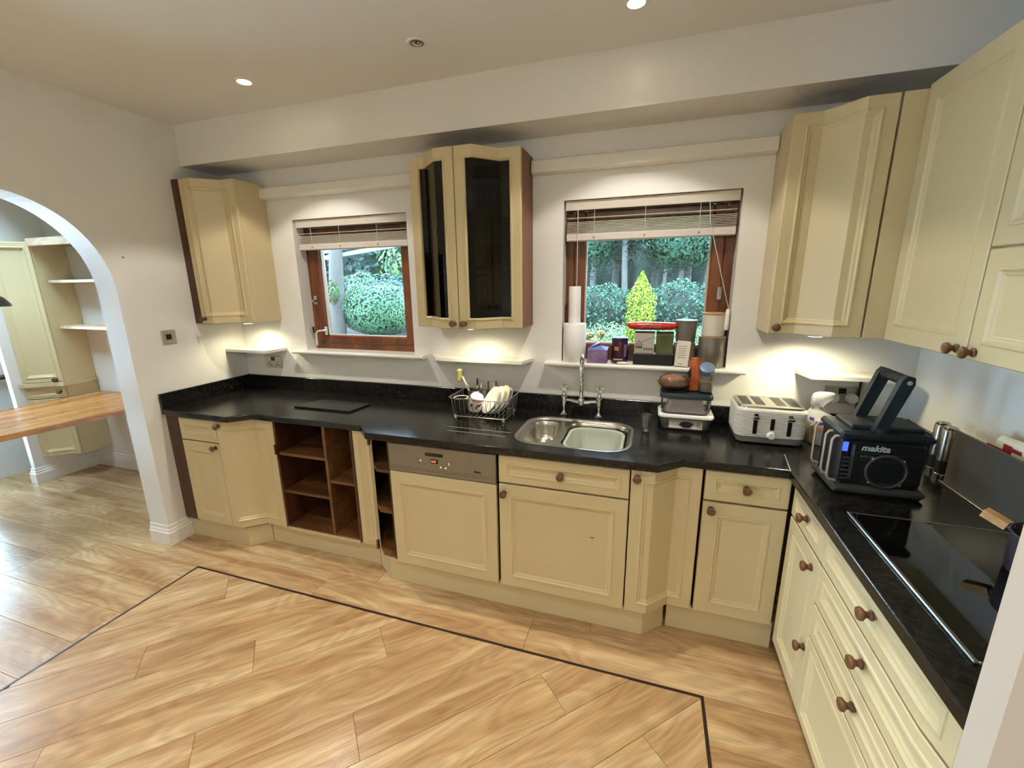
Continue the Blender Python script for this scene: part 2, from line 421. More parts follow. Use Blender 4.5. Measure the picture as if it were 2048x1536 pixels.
# ------------------------------------------------------------------ windows
def window(n, x0, x1):
    w = thing('window_%d' % n, None, None, ((x0 + x1) / 2, .10, WZ0), kind='structure')
    F = .045; y0, y1 = .095, .165; z0, z1 = WZ0 + .022, WZ1
    for a, b in ((x0, x0 + F), (x1 - F, x1)): MB().box(a, b, y0, y1, z0, z1, .003).build('frame', FRAMEW, w)
    MB().box(x0 + F, x1 - F, y0, y1, z0, z0 + F, .003).build('frame', FRAMEW, w)
    MB().box(x0 + F, x1 - F, y0, y1, z1 - F, z1, .003).build('frame', FRAMEW, w)
    a, b, c, d = x0 + F + .004, x1 - F - .004, z0 + F + .004, z1 - F - .004; s = .062
    sash = MB().box(a, a + s, y0 - .006, y1 - .01, c, d, .006)
    sash.box(b - s, b, y0 - .006, y1 - .01, c, d, .006).box(a + s, b - s, y0 - .006, y1 - .01, c, c + s * .8, .006).box(a + s, b - s, y0 - .006, y1 - .01, d - s, d, .006)
    so = sash.build('sash', FRAMEW, w)
    bd = MB()
    for p in ((a + s, a + s + .008, c + s * .8, d - s), (b - s - .008, b - s, c + s * .8, d - s), (a + s, b - s, c + s * .8, c + s * .8 + .008)): bd.box(p[0], p[1], y0 + .012, y0 + .03, p[2], p[3])
    bd.build('glazing_bead', mat('bead_pale', '#c9b7a0', .4), so)
    MB().box(a + s, b - s, y0 + .03, y0 + .034, c + s * .8, d - s).build('pane', GLASS, so)
    MB().loft([[(x, -.058 + .012 * (1 - cos(t)) if False else -.05 - .008 * sin(t), 1.191 + .012 + .012 * -cos(t)) for t in np.linspace(0, pi, 7)] + [(x, .1, 1.215), (x, .1, 1.191)] for x in (x0 - .091, x1 + .088)], True, True).build('window_sill', GLOSSW, w)
    return w, so, (a, b, c, d, y0)
w1, s1, g1 = window(1, *W1); w2, s2, g2 = window(2, *W2)
def espag(so, x, z, side, y=.088):
    h = MB().box(x - .012, x + .012, y - .008, y, z - .03, z + .03, .003)
    h.tube([(x, y - .006, z + .006), (x, y - .034, z + .006), (x + side * .02, y - .040, z + .004), (x + side * .045, y - .040, z + .0), (x + side * .058, y - .040, z - .02), (x + side * .06, y - .040, z - .10)], .0065, 8)
    return h.build('handle', mat('satin_silver', '#dcdcda', .3, .2), so, True)
espag(s1, .70, 1.345, -1); 
MB().box(.622, .650, .078, .095, 1.535, 1.595, .004).lathe([(.012, 0), (.012, .02), (.006, .03)], (.64, .08, 1.56), 12, 'y').build('lock', CHROME, w1, True)
MB().box(.592, .606, .05, .08, 1.335, 1.375, .003).build('stay_peg', CHROME, w1)
MB().box(3.268, 3.292, .075, .089, 1.565, 1.635, .004).lathe([(.010, 0), (.010, .014)], (3.28, .076, 1.58), 12, 'y').build('handle', CHROME, s2, True)

# pelmets above the windows
def pelmet(n, x0, x1):
    prof = [(0, 2.236), (-.030, 2.236), (-.046, 2.243), (-.050, 2.252), (-.050, 2.300), (-.044, 2.306), (0, 2.306)]
    struct(MB().loft([[(x, y, z) for y, z in prof] for x in (x0, x1)], True, True), 'trim_%d' % n, GLOSSW)
pelmet(2, .390, 1.644); pelmet(3, 2.284, 3.452)

# ------------------------------------------------------------------ cabinet parts
def interp(prof, d):
    for (a, p), (b, q) in zip(prof, prof[1:]):
        if d <= b: return p + (q - p) * max(0, (d - a)) / (b - a)
    return prof[-1][1]
def profile(fr): return [(0, -.003), (.003, 0), (fr, 0), (fr + .002, .0035), (fr + .008, .0045), (fr + .012, .001), (fr + .015, -.002), (fr + .021, -.003), (fr + .025, -.0065), (fr + .029, -.008)]
def panel_door(poly, z0, z1, fr=.052, th=.021, hole=False):
    """Framed door on a plan polyline (left to right seen from the front)."""
    P = [Vector(p) for p in poly]; seg = [(P[i + 1] - P[i]).length for i in range(len(P) - 1)]; cum = [0]
    for l in seg: cum.append(cum[-1] + l)
    L = cum[-1]; prof = profile(fr); ds = [d for d, _ in prof]
    if hole: ds = ds[:7]
    ss = sorted(set([round(d, 5) for d in ds] + [round(L - d, 5) for d in ds] + [round(c, 5) for c in cum[1:-1]]))
    zs = sorted(set([round(z0 + d, 5) for d in ds] + [round(z1 - d, 5) for d in ds]))
    nm = [Vector((((P[i + 1] - P[i]) / seg[i]).y, -((P[i + 1] - P[i]) / seg[i]).x)) for i in range(len(seg))]
    def at(s, off):
        for i in range(len(seg)):
            if s <= cum[i + 1] + 1e-6 or i == len(seg) - 1:
                p = P[i] + (P[i + 1] - P[i]) * ((s - cum[i]) / seg[i]); n = nm[i]
                if abs(s - cum[i + 1]) < 1e-4 and i + 1 < len(nm): n = (nm[i] + nm[i + 1]); n = n / n.dot(nm[i])
                return p + n * off
    mb = MB(); ns, nz = len(ss), len(zs); vs = []
    dist = lambda i, j: min(ss[i], L - ss[i], zs[j] - z0, z1 - zs[j])
    for back in (0, 1):
        for j in range(nz):
            for i in range(ns):
                p = at(ss[i], -th if back else interp(prof, dist(i, j))); vs.append((p.x, p.y, zs[j]))
    N = ns * nz; fs = []; hd = ds[-1] - 1e-4
    solid = lambda i, j: not (hole and min(dist(i, j), dist(i + 1, j), dist(i, j + 1), dist(i + 1, j + 1)) >= hd)
    for j in range(nz - 1):
        for i in range(ns - 1):
            a, b, c, d = j * ns + i, j * ns + i + 1, (j + 1) * ns + i + 1, (j + 1) * ns + i
            if not solid(i, j):
                continue
            left, low = ss[i] < L / 2, zs[j] < (z0 + z1) / 2
            ring = min(ss[i], L - ss[i + 1]) < ds[-1] and min(zs[j] - z0, z1 - zs[j + 1]) < ds[-1]
            if not ring: fs.append((a, b, c, d))
            elif left == low: fs += [(a, b, c), (a, c, d)]
            else: fs += [(a, b, d), (b, c, d)]
            fs.append((a + N, d + N, c + N, b + N))
            if hole:
                for (ii, jj, e) in ((i - 1, j, (a, d)), (i + 1, j, (b, c)), (i, j - 1, (a, b)), (i, j + 1, (d, c))):
                    if 0 <= ii < ns - 1 and 0 <= jj < nz - 1 and not solid(ii, jj): fs.append((e[0], e[1], e[1] + N, e[0] + N))
    for i in range(ns - 1):
        fs.append((i, i + 1, i + 1 + N, i + N)); k = (nz - 1) * ns; fs.append((k + i, k + i + 1, k + i + 1 + N, k + i + N))
    for j in range(nz - 1):
        fs.append((j * ns, (j + 1) * ns, (j + 1) * ns + N, j * ns + N)); k = ns - 1; fs.append((j * ns + k, (j + 1) * ns + k, (j + 1) * ns + k + N, j * ns + k + N))
    mb.add(vs, fs); return mb
KNOB = MB().lathe([(.0135, 0), (.0135, .004), (.009, .008), (.0085, .014), (.0125, .019), (.0175, .023), (.0185, .028), (.0165, .033), (.010, .0355), (.003, .036)], seg=18, axis='y').mesh('knob', KNOBW, True)
def knob(door, x, y, z, face='y'): inst('knob', KNOB, door, (x, y, z), (0, 0, 0) if face == 'y' else ((0, 0, -pi / 2) if face == 'x' else (0, 0, face)))
def door(c, poly, z0, z1, kn=None, fr=.052, name='door', face='y'):
    d = panel_door(poly, z0, z1, fr).build(name, CREAM, c)
    if kn: knob(d, *kn, face)
    return d
D, S_ = -.655, -.560        # deep and shallow door planes of the base units

# ---- base units, back run
c = thing('base_cabinet', 'narrow cream base cabinet with drawer front and single door beside the arch pier', 'cabinet', (.28, -.35, .14), 'base cabinets along the window wall')
MB().prism([(.44, -.04), (.44, D + .022), (.13, D + .022), (.13, -.646), (.006, -.646), (.006, -.04)], .14, .871).build('carcass', BROWN, c)
door(c, [(.128, D), (.438, D)], .722, .864, fr=.032, name='drawer')
door(c, [(.128, D), (.438, D)], .150, .714, (.412, D, .690))
c = thing('angled_cabinet', 'cream angled base cabinet stepping back beside the open wooden shelves', 'cabinet', (.6, -.35, .14), 'base cabinets along the window wall')
MB().prism([(.442, -.04), (.79, -.04), (.79, S_ + .022), (.64, S_ + .022), (.522, D + .022), (.442, D + .022)], .14, .871).build('carcass', BROWN, c)
d = door(c, [(.443, D), (.515, D), (.632, S_), (.788, S_)], .148, .866, (.470, D, .838), fr=.045)
hg = MB().box(.789, .800, -.575, -.535, .655, .72, .003).lathe([(.016, 0), (.016, .012)], (.80, -.552, .688), 12, 'x'); hg.build('hinge', mat('hinge_brass', '#6b5636', .4, .8), d, True)

c = thing('open_shelf_cabinet', 'open base unit with brown wooden shelves and no doors', 'cabinet', (1.08, -.3, .14), 'base cabinets along the window wall')
MB().box(.791, .806, -.56, -.03, .15, .871).build('side_panel', BROWN, c)
MB().box(1.348, 1.364, -.56, -.03, .15, .871).build('side_panel', BROWN, c)
MB().box(.806, 1.348, -.045, -.03, .15, .871).build('back_panel', BROWN, c)
MB().box(1.152, 1.172, -.558, -.045, .168, .871, .001).build('divider', BROWNH, c)
MB().box(.806, 1.348, -.56, -.045, .150, .168, .001).build('base_panel', BROWNH, c)
for x0, x1, z in ((.806, 1.152, .648), (.806, 1.152, .396), (1.172, 1.348, .510)): MB().box(x0, x1, -.553, -.045, z, z + .018, .001).build('shelf', BROWNH, c)
MB().box(.80, 1.35, -.562, -.556, .140, .160).build('rail', CREAM, c)

c = thing('angled_cabinet', 'cream angled base cabinet standing open beside the dishwasher', 'cabinet', (1.5, -.32, .14), 'base cabinets along the window wall')
MB().box(1.366, 1.380, -.535, -.03, .14, .871).build('side_panel', BROWN, c)
MB().box(1.640, 1.655, -.628, -.03, .14, .871).build('side_panel', BROWN, c)
MB().box(1.380, 1.640, -.045, -.03, .14, .871).build('back_panel', BROWN, c)
SHP = [(1.380, -.045), (1.640, -.045), (1.640, -.622), (1.560, -.622), (1.470, -.54), (1.380, -.54)]
for z in (.145, .42, .665): MB().prism(SHP, z, z + .018).build('shelf' if z > .2 else 'base_panel', BROWNH, c)
d = door(c, [(1.367, S_), (1.452, S_), (1.492, -.588)], .146, .866, fr=.03)
for z in (.80, .15): MB().box(1.486, 1.500, -.592, -.572, z, z + .06, .003).build('hinge', mat('hinge_brass', '#6b5636', .4, .8), d)

c = thing('dishwasher', 'integrated dishwasher with grey control panel and cream door', 'dishwasher', (1.967, -.35, .14))
MB().box(1.668, 2.268, -.630, -.05, .14, .868).build('body', mat('dark_void', '#17120d', .7), c)
door(c, [(1.667, D), (2.270, D)], .146, .701, fr=.055)
cp = MB().box(1.667, 2.270, D - .002, D + .024, .705, .862, .004); cp = cp.build('control_panel', GREYM, c)
MB().box(1.668, 2.269, D - .0026, D - .001, .7275, .7285).box(1.668, 2.269, D - .0026, D - .001, .739, .7395).build('groove', BLACKP, cp)
MB().box(1.884, 1.990, D - .0028, D + .006, .809, .832, .003).build('handle_recess', mat('recess_dark', '#241d16', .5), cp)
MB().box(1.918, 1.958, D - .0035, D - .001, .775, .797, .001).build('display', mat('display_dark', '#160504', .2), cp)
REDE = mat('red_led', '#ff4a3a', .4, emit=(1, .22, .14), estr=1.6); GRNE = mat('green_led', '#d9ffd0', .4, emit=(.75, 1, .6), estr=2.0)
me = text_mesh('0:27', .016, .0003, 'digits', REDE); inst('digits', me, cp, (1.922, D - .0040, .780), (pi / 2, 0, 0))
for x, z, m_ in ((1.858, .783, GRNE), (1.972, .758, GRNE), (2.0, .757, GRNE), (2.020, .785, REDE), (2.020, .778, REDE)): MB().lathe([(.0028, 0), (.0028, .0012)], (x, D - .0022, z), 10, 'y').build('indicator_light', m_, cp)
for x, z in ((1.84, .793), (1.845, .765), (1.878, .765), (1.915, .757), (1.95, .757), (2.138, .815)): MB().box(x - .002, x + .002, D - .0026, D - .001, z - .002, z + .002).build('button', BLACKP, cp)
me = text_mesh('Miele', .017, .0004, 'maker_name', BLACKP, bold=.0004); inst('maker_name', me, cp, (2.155, D - .0026, .752), (pi / 2, 0, 0))

c = thing('sink_cabinet', 'wide cream sink base cabinet with one long drawer above one door', 'cabinet', (2.59, -.35, .14), 'base cabinets along the window wall')
MB().box(2.284, 2.898, D + .022, -.04, .14, .68).box(2.284, 2.898, D + .022, D + .04, .68, .871).build('carcass', BROWN, c)
door(c, [(2.284, D), (2.897, D)], .722, .862, (2.590, D, .795), fr=.036, name='drawer')
d = door(c, [(2.284, D), (2.897, D)], .146, .712, (2.311, D, .668), fr=.055)
MB().box(2.735, 2.752, D + .0065, D + .0085, .494, .498).build('paint_chip', mat('chip_brown', '#5b4526', .6), d)
c = thing('angled_cabinet', 'cream angled base cabinet stepping back to the right of the sink unit', 'cabinet', (3.05, -.33, .14), 'base cabinets along the window wall')
MB().prism([(2.904, -.04), (3.203, -.04), (3.203, S_ + .022), (3.10, S_ + .022), (3.01, D + .022), (2.904, D + .022)], .14, .871).build('carcass', BROWN, c)
door(c, [(2.903, D), (3.003, D), (3.096, S_), (3.202, S_)], .146, .866, (2.929, D, .832), fr=.045)
c = thing('base_cabinet', 'narrow cream base cabinet with drawer and door in the inner corner', 'cabinet', (3.38, -.3, .14), 'base cabinets along the window wall')
MB().box(3.212, 3.545, S_ + .022, -.04, .14, .871).build('carcass', BROWN, c)
door(c, [(3.214, S_), (3.541, S_)], .722, .862, (3.376, S_, .795), fr=.036, name='drawer')
door(c, [(3.214, S_), (3.541, S_)], .146, .712, (3.246, S_, .680), fr=.055)

# ---- base units, right run (fronts face -x)
XR = 3.545
c = thing('base_cabinet', 'cream base cabinet with small drawer and door left of the drawer stack', 'cabinet', (3.85, -.75, .14), 'base cabinets under the hob')
MB().box(XR + .022, 4.10, -.925, -.585, .14, .871).build('carcass', BROWN, c)
door(c, [(XR, -.585), (XR, -.922)], .722, .864, (XR, -.752, .792), fr=.036, name='drawer', face='x')
d = door(c, [(XR, -.585), (XR, -.922)], .10, .712, (XR, -.858, .660), fr=.055, face='x')
knob(d, XR, -.905, .362, 'x')
c = thing('drawer_cabinet', 'wide cream chest of four pan drawers under the hob', 'cabinet', (3.85, -1.25, .14), 'base cabinets under the hob')
MB().box(XR + .022, 4.10, -1.592, -.927, .10, .871).build('carcass', BROWN, c)
for z0, z1, k in ((.722, .864, .800), (.572, .714, .645), (.438, .564, .500), (.10, .430, None)):
    door(c, [(XR, -.928), (XR, -1.50), (XR + .012, -1.588)], z0, z1, (XR, -1.262, k) if k else None, fr=.034, name='drawer', face='x')
c = thing('end_filler', 'narrow cream filler strip between drawers and pale wall end', 'filler panel', (3.56, -1.628, .10))
MB().box(XR + .008, XR + .03, -1.662, -1.594, .10, .871, .002).build('panel', CREAM, c)
MB().box(XR + .0065, XR + .009, -1.640, -1.622, .735, .775).build('catch', mat('catch_brown', '#5b3a22', .5), c)

# ---- plinths
def plinth(poly, label, h=.139):
    P = [Vector(p) for p in poly]; front = []; back = []
    for i, p in enumerate(P):
        ns = []
        for a, b in ((i - 1, i), (i, i + 1)):
            if a >= 0 and b < len(P):
                d = (P[b] - P[a]).normalized(); ns.append(Vector((d.y, -d.x)))
        m = sum(ns, Vector((0, 0))).normalized(); k = 1 / m.dot(ns[0]); front.append(p); back.append(p - m * k * .016)
    MB().prism([tuple(p) for p in front] + [tuple(p) for p in back[::-1]], .001, h).build('plinth_board', CREAM, label=label, cat='plinth', group='plinth boards under the base cabinets')
plinth([(.025, -.622), (.522, -.622), (.622, -.528)], 'cream plinth board with angled end beside the arch pier')
plinth([(.626, -.528), (1.46, -.528)], 'cream plinth board under the open wooden shelves')
plinth([(1.464, -.530), (1.588, -.620)], 'short slanted cream plinth board left of the dishwasher')
plinth([(1.594, -.622), (2.99, -.622), (3.085, -.533)], 'long cream plinth board under dishwasher and sink cabinet')
plinth([(3.10, -.528), (3.555, -.528)], 'cream plinth board in the inner corner')
plinth([(3.585, -.60), (3.585, -1.66)], 'cream plinth board under the pan drawers', .098)

# ---- worktop
c = thing('worktop', 'black mottled laminate worktop with upstand running round two walls', 'worktop', (2.1, -.3, .872))
WP = [(.001, -.001), (4.147, -.001), (4.147, -1.663), (3.518, -1.663), (3.518, -.585), (3.117, -.585), (3.013, -.679), (1.546, -.679), (1.445, -.585), (.663, -.585), (.566, -.679), (.001, -.666)]
SX, SY, SW, SH = 2.603, -.370, .580, .452
hole = rrect(SX, SY, SW - .03, SH - .03, .11, 0, 8)
v, f = fill_holes(WP, [hole], 0); n = len(v); mb = MB()
mb.add([(x, y, .910) for x, y, _ in v] + [(x, y, .873) for x, y, _ in v], [t for t in f] + [tuple(i + n for i in t)[::-1] for t in f])
for lp in (WP, hole):
    k = len(lp); mb.add([(p[0], p[1], .910) for p in lp] + [(p[0], p[1], .873) for p in lp], [(i, (i + 1) % k, k + (i + 1) % k, k + i) for i in range(k)])
o = mb.build('top', WTOP, c)
bm = bmesh.new(); bm.from_mesh(o.data); bmesh.ops.remove_doubles(bm, verts=bm.verts, dist=1e-5); bmesh.ops.recalc_face_normals(bm, faces=bm.faces); bm.to_mesh(o.data); bm.free()
bv = o.modifiers.new('edge', 'BEVEL'); bv.width = .005; bv.segments = 3; bv.limit_method = 'ANGLE'; bv.angle_limit = R(60)
MB().box(.022, 4.126, -.022, -.001, .910, 1.008, .002).build('upstand', WTOP, c)
MB().box(.001, .022, -.664, -.001, .910, 1.008, .002).build('upstand', WTOP, c)
MB().box(4.126, 4.147, -.52, -.022, .910, 1.008, .002).build('upstand', WTOP, c)
MB().bar((3.52, -.59, .9102), (3.545, -.40, .9102), .004, .001).build('joint_strip', mat('alu_joint', '#8d8d86', .4, .9), c)
for y0, xa, xb in ((-.465, 1.93, 2.29), (-.525, 1.95, 2.28)): MB().bar((xa, y0, .9102), (xb, y0 - .005, .9102), .005, .0008).build('drainer_groove', mat('groove_light', '#8b8a82', .25), c)

# ------------------------------------------------------------------ wall cabinets
Z0, Z1 = 1.426, 2.328; DW, SWp = -.345, -.235
c = thing('wall_cabinet', 'cream angled wall cabinet with brown edge in the left corner', 'cabinet', (.2, -.15, Z0), 'wall cabinets above the worktop')
MB().prism([(.002, -.002), (.374, -.002), (.374, SWp + .022), (.280, SWp + .022), (.172, DW + .022), (.002, DW + .022)], Z0, Z1).build('carcass', BROWN, c)
MB().box(.374, .390, SWp + .023, -.002, Z0, Z1, .001).build('side_panel', CREAM, c)
MB().box(.002, .064, DW + .003, DW + .021, Z0, Z1).build('edge_strip', BROWN, c)
door(c, [(.066, DW), (.168, DW), (.276, SWp), (.390, SWp)], Z0, Z1, (.100, DW, 1.458), fr=.045)

c = thing('glazed_wall_cabinet', 'cream wall cabinet with two glass doors, panes darkened for the unlit inside, between the windows', 'cabinet', (1.963, -.15, Z0), 'wall cabinets above the worktop')
MB().box(1.648, 1.663, SWp + .022, -.002, Z0, Z1).build('side_panel', BROWN, c)
MB().box(2.264, 2.280, SWp + .022, -.002, Z0, Z1).build('side_panel', wood('side_brown', '#68391a', '#854f29', rough=.4, axis=2), c)
MB().box(1.663, 2.264, -.014, -.002, Z0, Z1).build('back_panel', BROWN, c)
SH2 = [(1.663, -.014), (2.264, -.014), (2.264, SWp + .024), (2.166, SWp + .024), (2.062, DW + .026), (1.854, DW + .026), (1.75, SWp + .024), (1.663, SWp + .024)]
for z, nm in ((Z0, 'base_panel'), (Z1 - .016, 'top_panel'), (1.735, 'shelf'), (2.03, 'shelf')): MB().prism(SH2, z, z + .016).build(nm, BROWNH if nm == 'shelf' else BROWN, c)
for pl, kx in (([(1.648, SWp), (1.739, SWp), (1.852, DW), (1.960, DW)], 1.932), ([(1.964, DW), (2.062, DW), (2.168, SWp), (2.280, SWp)], 1.994)):
    d = panel_door(pl, Z0, Z1, .045, hole=True).build('door', CREAM, c)
    P = [Vector(p) for p in pl]; k = .058
    a = P[0] + (P[1] - P[0]).normalized() * k; b = P[3] + (P[2] - P[3]).normalized() * k
    pts = [a, P[1], P[2], b]; mb = MB()
    mb.loft([[(p.x, p.y + .010, z) for p in pts] + [(p.x, p.y + .013, z) for p in pts[::-1]] for z in (Z0 + .058, Z1 - .058)], True, True)
    mb.build('pane', DIMGLASS, d); knob(d, kx, DW, 1.456)
def tumbler(x, y, z, r, h, label, group=None, taper=.85, m=None, name='drinking_glass', cat='glass'):
    return MB().lathe([(r * taper, 0), (r, h), (r * .94, h), (r * taper * .93, .010), (.001, .010)], (x, y, z), 18, cap0=True, cap1=True).build(name, m or DRINK, smooth=50, label=label, cat=cat, group=group)
for i, (x, z, h) in enumerate(((2.10, 1.751, .11), (2.03, 1.751, .13), (1.97, 1.751, .10), (2.12, 2.046, .10), (2.04, 2.046, .12), (2.16, 1.751, .12))):
    tumbler(x, -.15 - .03 * (i % 2), z, .033, h, ['second glass from the right on the lower shelf of the glazed cabinet', 'tallest glass on the lower shelf of the glazed cabinet', 'leftmost short glass on the lower shelf of the glazed cabinet', 'right-hand glass on the upper shelf of the glazed cabinet', 'left-hand glass on the upper shelf of the glazed cabinet', 'rightmost glass on the lower shelf of the glazed cabinet'][i], 'glasses inside the glazed wall cabinet')

c = thing('wall_cabinet', 'cream angled wall cabinet with one knob to the right of the right-hand window', 'cabinet', (3.62, -.15, Z0), 'wall cabinets above the worktop')
MB().prism([(3.472, -.002), (3.775, -.002), (3.775, DW + .022), (3.666, DW + .022), (3.558, SWp + .022), (3.472, SWp + .022)], Z0, Z1).build('carcass', BROWN, c)
MB().box(3.456, 3.472, SWp + .023, -.002, Z0, Z1, .001).build('side_panel', CREAM, c)
door(c, [(3.456, SWp), (3.561, SWp), (3.669, DW), (3.770, DW)], Z0, Z1, (3.484, SWp, 1.456), fr=.045)
MB().box(3.778, 3.862, DW + .001, DW + .020, Z0, Z1, .001).build('corner_panel', CREAM, c)
XW = 3.849
c = thing('wall_cabinet', 'tall single-door cream wall cabinet on the right-hand wall', 'cabinet', (4.0, -.6, Z0), 'wall cabinets above the hob')
MB().box(XW + .022, WX - .002, -.832, DW + .02, Z0, Z1 + .01).build('carcass', CREAM, c)
door(c, [(XW, DW - .002), (XW, -.828)], Z0, Z1 + .012, (XW, -.792, 1.452), fr=.06, face='x')
c = thing('wall_cabinet', 'cream wall cabinet with upper and lower doors at the right edge', 'cabinet', (4.0, -1.1, Z0), 'wall cabinets above the hob')
MB().box(XW + .022, WX - .002, -1.30, -.836, Z0, Z1 + .01).build('carcass', CREAM, c)
door(c, [(XW, -.836), (XW, -1.30)], Z0, 1.742, (XW, -.868, 1.450), fr=.05, face='x')
door(c, [(XW, -.836), (XW, -1.30)], 1.748, Z1 + .012, None, fr=.05, face='x')

# ledges below the cabinets
def ledge(poly, label, z=1.205):
    MB().prism(poly, z, z + .019).build('wall_ledge', GLOSSW, label=label, cat='ledge', group='white ledges under the wall cabinets')
ledge([(.002, -.001), (.40, -.001), (.395, -.03), (.385, -.165), (.002, -.165)], 'small white ledge under the left corner cabinet')
ledge([(1.600, -.001), (2.282, -.001), (2.247, -.130), (1.690, -.130)], 'white ledge under the glazed cabinet between the windows')
ledge([(3.655, -.001), (4.06, -.001), (4.02, -.150), (3.685, -.150)], 'white ledge under the cabinet right of the window')

# under-cabinet lamps
def under(x, y, label, k=1.):
    c = thing('cabinet_light', label, 'light', (x, y, Z0 - .012), 'lights under the wall cabinets')
    MB().lathe([(.036, 0), (.036, .011), (.034, .0115)], (x, y, Z0 - .0115), 24).build('housing', WHITEP, c, True)
    MB().lathe([(.028, 0), (.028, .001)], (x, y, Z0 - .0135), 24).build('diffuser', UNDE, c)
    L = bpy.data.lights.new('under_light', 'SPOT'); L.energy = UNDER_W * k; L.color = UNDERC; L.spot_size = R(160); L.spot_blend = .7; L.shadow_soft_size = .03
    o = bpy.data.objects.new('bulb', L); COL.objects.link(o); o.parent = c; o.location = (0, 0, -.010)
under(.25, -.16, 'round light under the left corner cabinet')
under(1.975, -.20, 'round light under the glazed cabinet')
under(3.66, -.19, 'round light under the cabinet right of the window', 1.9)

# ------------------------------------------------------------------ ceiling downlights
def downlight(x, y, on, label, k=1.):
    c = thing('downlight', label, 'ceiling light', (x, y, H), 'recessed ceiling downlights')
    MB().lathe([(.031, .0), (.033, -.004), (.042, -.004), (.045, 0)], (x, y, H), 28, cap0=False, cap1=False).build('bezel', WHITEP, c, True)
    MB().lathe([(.028, 0), (.028, -.002)], (x, y, H - .0006), 24).build('lamp', LAMPE if on else mat('lamp_off', '#6f6c66', .2, .6), c)
    if on:
        for e, sz, bl_ in ((DOWN_W, 88, 1.), (DOWN_W * SPILL, 108, .22)):      # narrow beam and wide rim of the same lamp
            L = bpy.data.lights.new('down_light', 'SPOT'); L.energy = e * k; L.color = WARM; L.spot_size = R(sz); L.spot_blend = bl_; L.shadow_soft_size = .025
            o = bpy.data.objects.new('bulb', L); COL.objects.link(o); o.parent = c; o.location = (0, 0, -.008)
    else:
        MB().lathe([(.020, -.001), (.012, -.006), (.004, -.007)], (x, y, H - .002), 16, cap0=False).build('reflector', CHROME, c, True)
downlight(.943, -.566, True, 'glowing downlight over the left end of the worktop')
downlight(2.825, -.564, True, 'glowing downlight at the top edge over the sink side')
downlight(1.932, -.589, False, 'unlit grey downlight between the two glowing ones')
for x, y in ((.12, -1.9), (1.2, -1.9), (2.2, -1.9), (3.1, -1.9), (.943, -3.2), (1.932, -3.2), (2.825, -3.2)): downlight(x, y, True, 'glowing downlight in the ceiling behind the camera', .42)

c = thing('fill_globe', 'added opal fill lamp, unseen behind the camera', 'ceiling light', (2.95, -3.5, 2.22))  # unseen globe, added as fill for ceiling and walls
MB().lathe([(.05, .44), (.05, .43), (.006, .42), (.006, .30)], (2.95, -3.5, 2.22), 16).build('mount', WHITEP, c)
MB().lathe([(.16 * sin(t), .16 - .16 * cos(t)) for t in np.linspace(.12, pi - .12, 14)], (2.95, -3.5, 2.22), 24).build('globe', mat('fill_glow', '#ffffff', .4, emit=(1., .90, .76), estr=6), c, True)
L = bpy.data.lights.new('fill_light', 'POINT'); L.energy = FILL_GLOBE_W; L.color = (1., .975, .93); L.shadow_soft_size = .165
o = bpy.data.objects.new('bulb', L); COL.objects.link(o); o.parent = c; o.location = (0, 0, .16)

# ------------------------------------------------------------------ blinds
SLATM = mat('blind_pale', '#d9cab8', .45)
def blind(x0, x1, zs, zr, label, cords, pull=None):
    b = thing('venetian_blind', label, 'blind', ((x0 + x1) / 2, .045, zr), 'raised venetian blinds')
    MB().box(x0, x1, .014, .026, 2.048, 2.097, .002).build('valance', mat('valance_grey', '#cfc8ba', .45), b)
    MB().box(x0 + .01, x1 - .01, .027, .075, 2.058, 2.094).build('head_rail', mat('valance_grey', '#cfc8ba', .45), b)
    sl = MB().loft([[(x, y, z) for y, z in ((-.024, 0), (0, .0035), (.024, 0), (.024, .0025), (0, .006), (-.024, .0025))] for x in (x0 + .006 - (x0 + x1) / 2, x1 - .006 - (x0 + x1) / 2)], True, True).mesh('slat', SLATM)
    xm = (x0 + x1) / 2
    inst('slat', sl, b, (xm, .045, 2.008))
    n = 8
    for i in range(n): inst('slat', sl, b, (xm, .045, zr + .043 + (zs - zr - .05) * i / (n - 1)))
    MB().box(x0 + .005, x1 - .005, .020, .070, zr, zr + .040, .004).build('bottom_rail', mat('blind_rail', '#d6cbc4', .4), b)
    for x in cords:
        MB().tube([(x, .019, 2.06), (x, .019, zr + .02)], .0011, 6).build('lift_cord', GLOSSW, b)
        MB().lathe([(.006, 0), (.006, .003)], (x, .0205, zr + .018), 10, 'y').build('cord_plug', mat('plug_grey', '#9b9088', .5), b)
    if pull:
        MB().tube([(3.19, .012, 2.05), (3.20, .010, 1.95), (3.318, -.004, 1.53)], .0016, 6).build('pull_cord', GLOSSW, b)
        MB().lathe([(.004, .11), (.010, .10), (.012, .01), (.010, 0)], (3.319, -.004, 1.415), 12).build('tassel', WHITEP, b, True)
        MB().tube([(2.532, .012, 2.05), (2.534, .012, 1.7), (2.530, .014, 1.32)], .0016, 6).build('pull_cord', GLOSSW, b)
blind(W1[0] + .010, W1[1] - .008, 1.998, 1.903, 'raised pale venetian blind in the left-hand window', (.72, .95, 1.24))
blind(W2[0] + .008, W2[1] - .008, 1.992, 1.888, 'raised pale venetian blind in the right-hand window', (2.62, 2.885, 3.15), True)

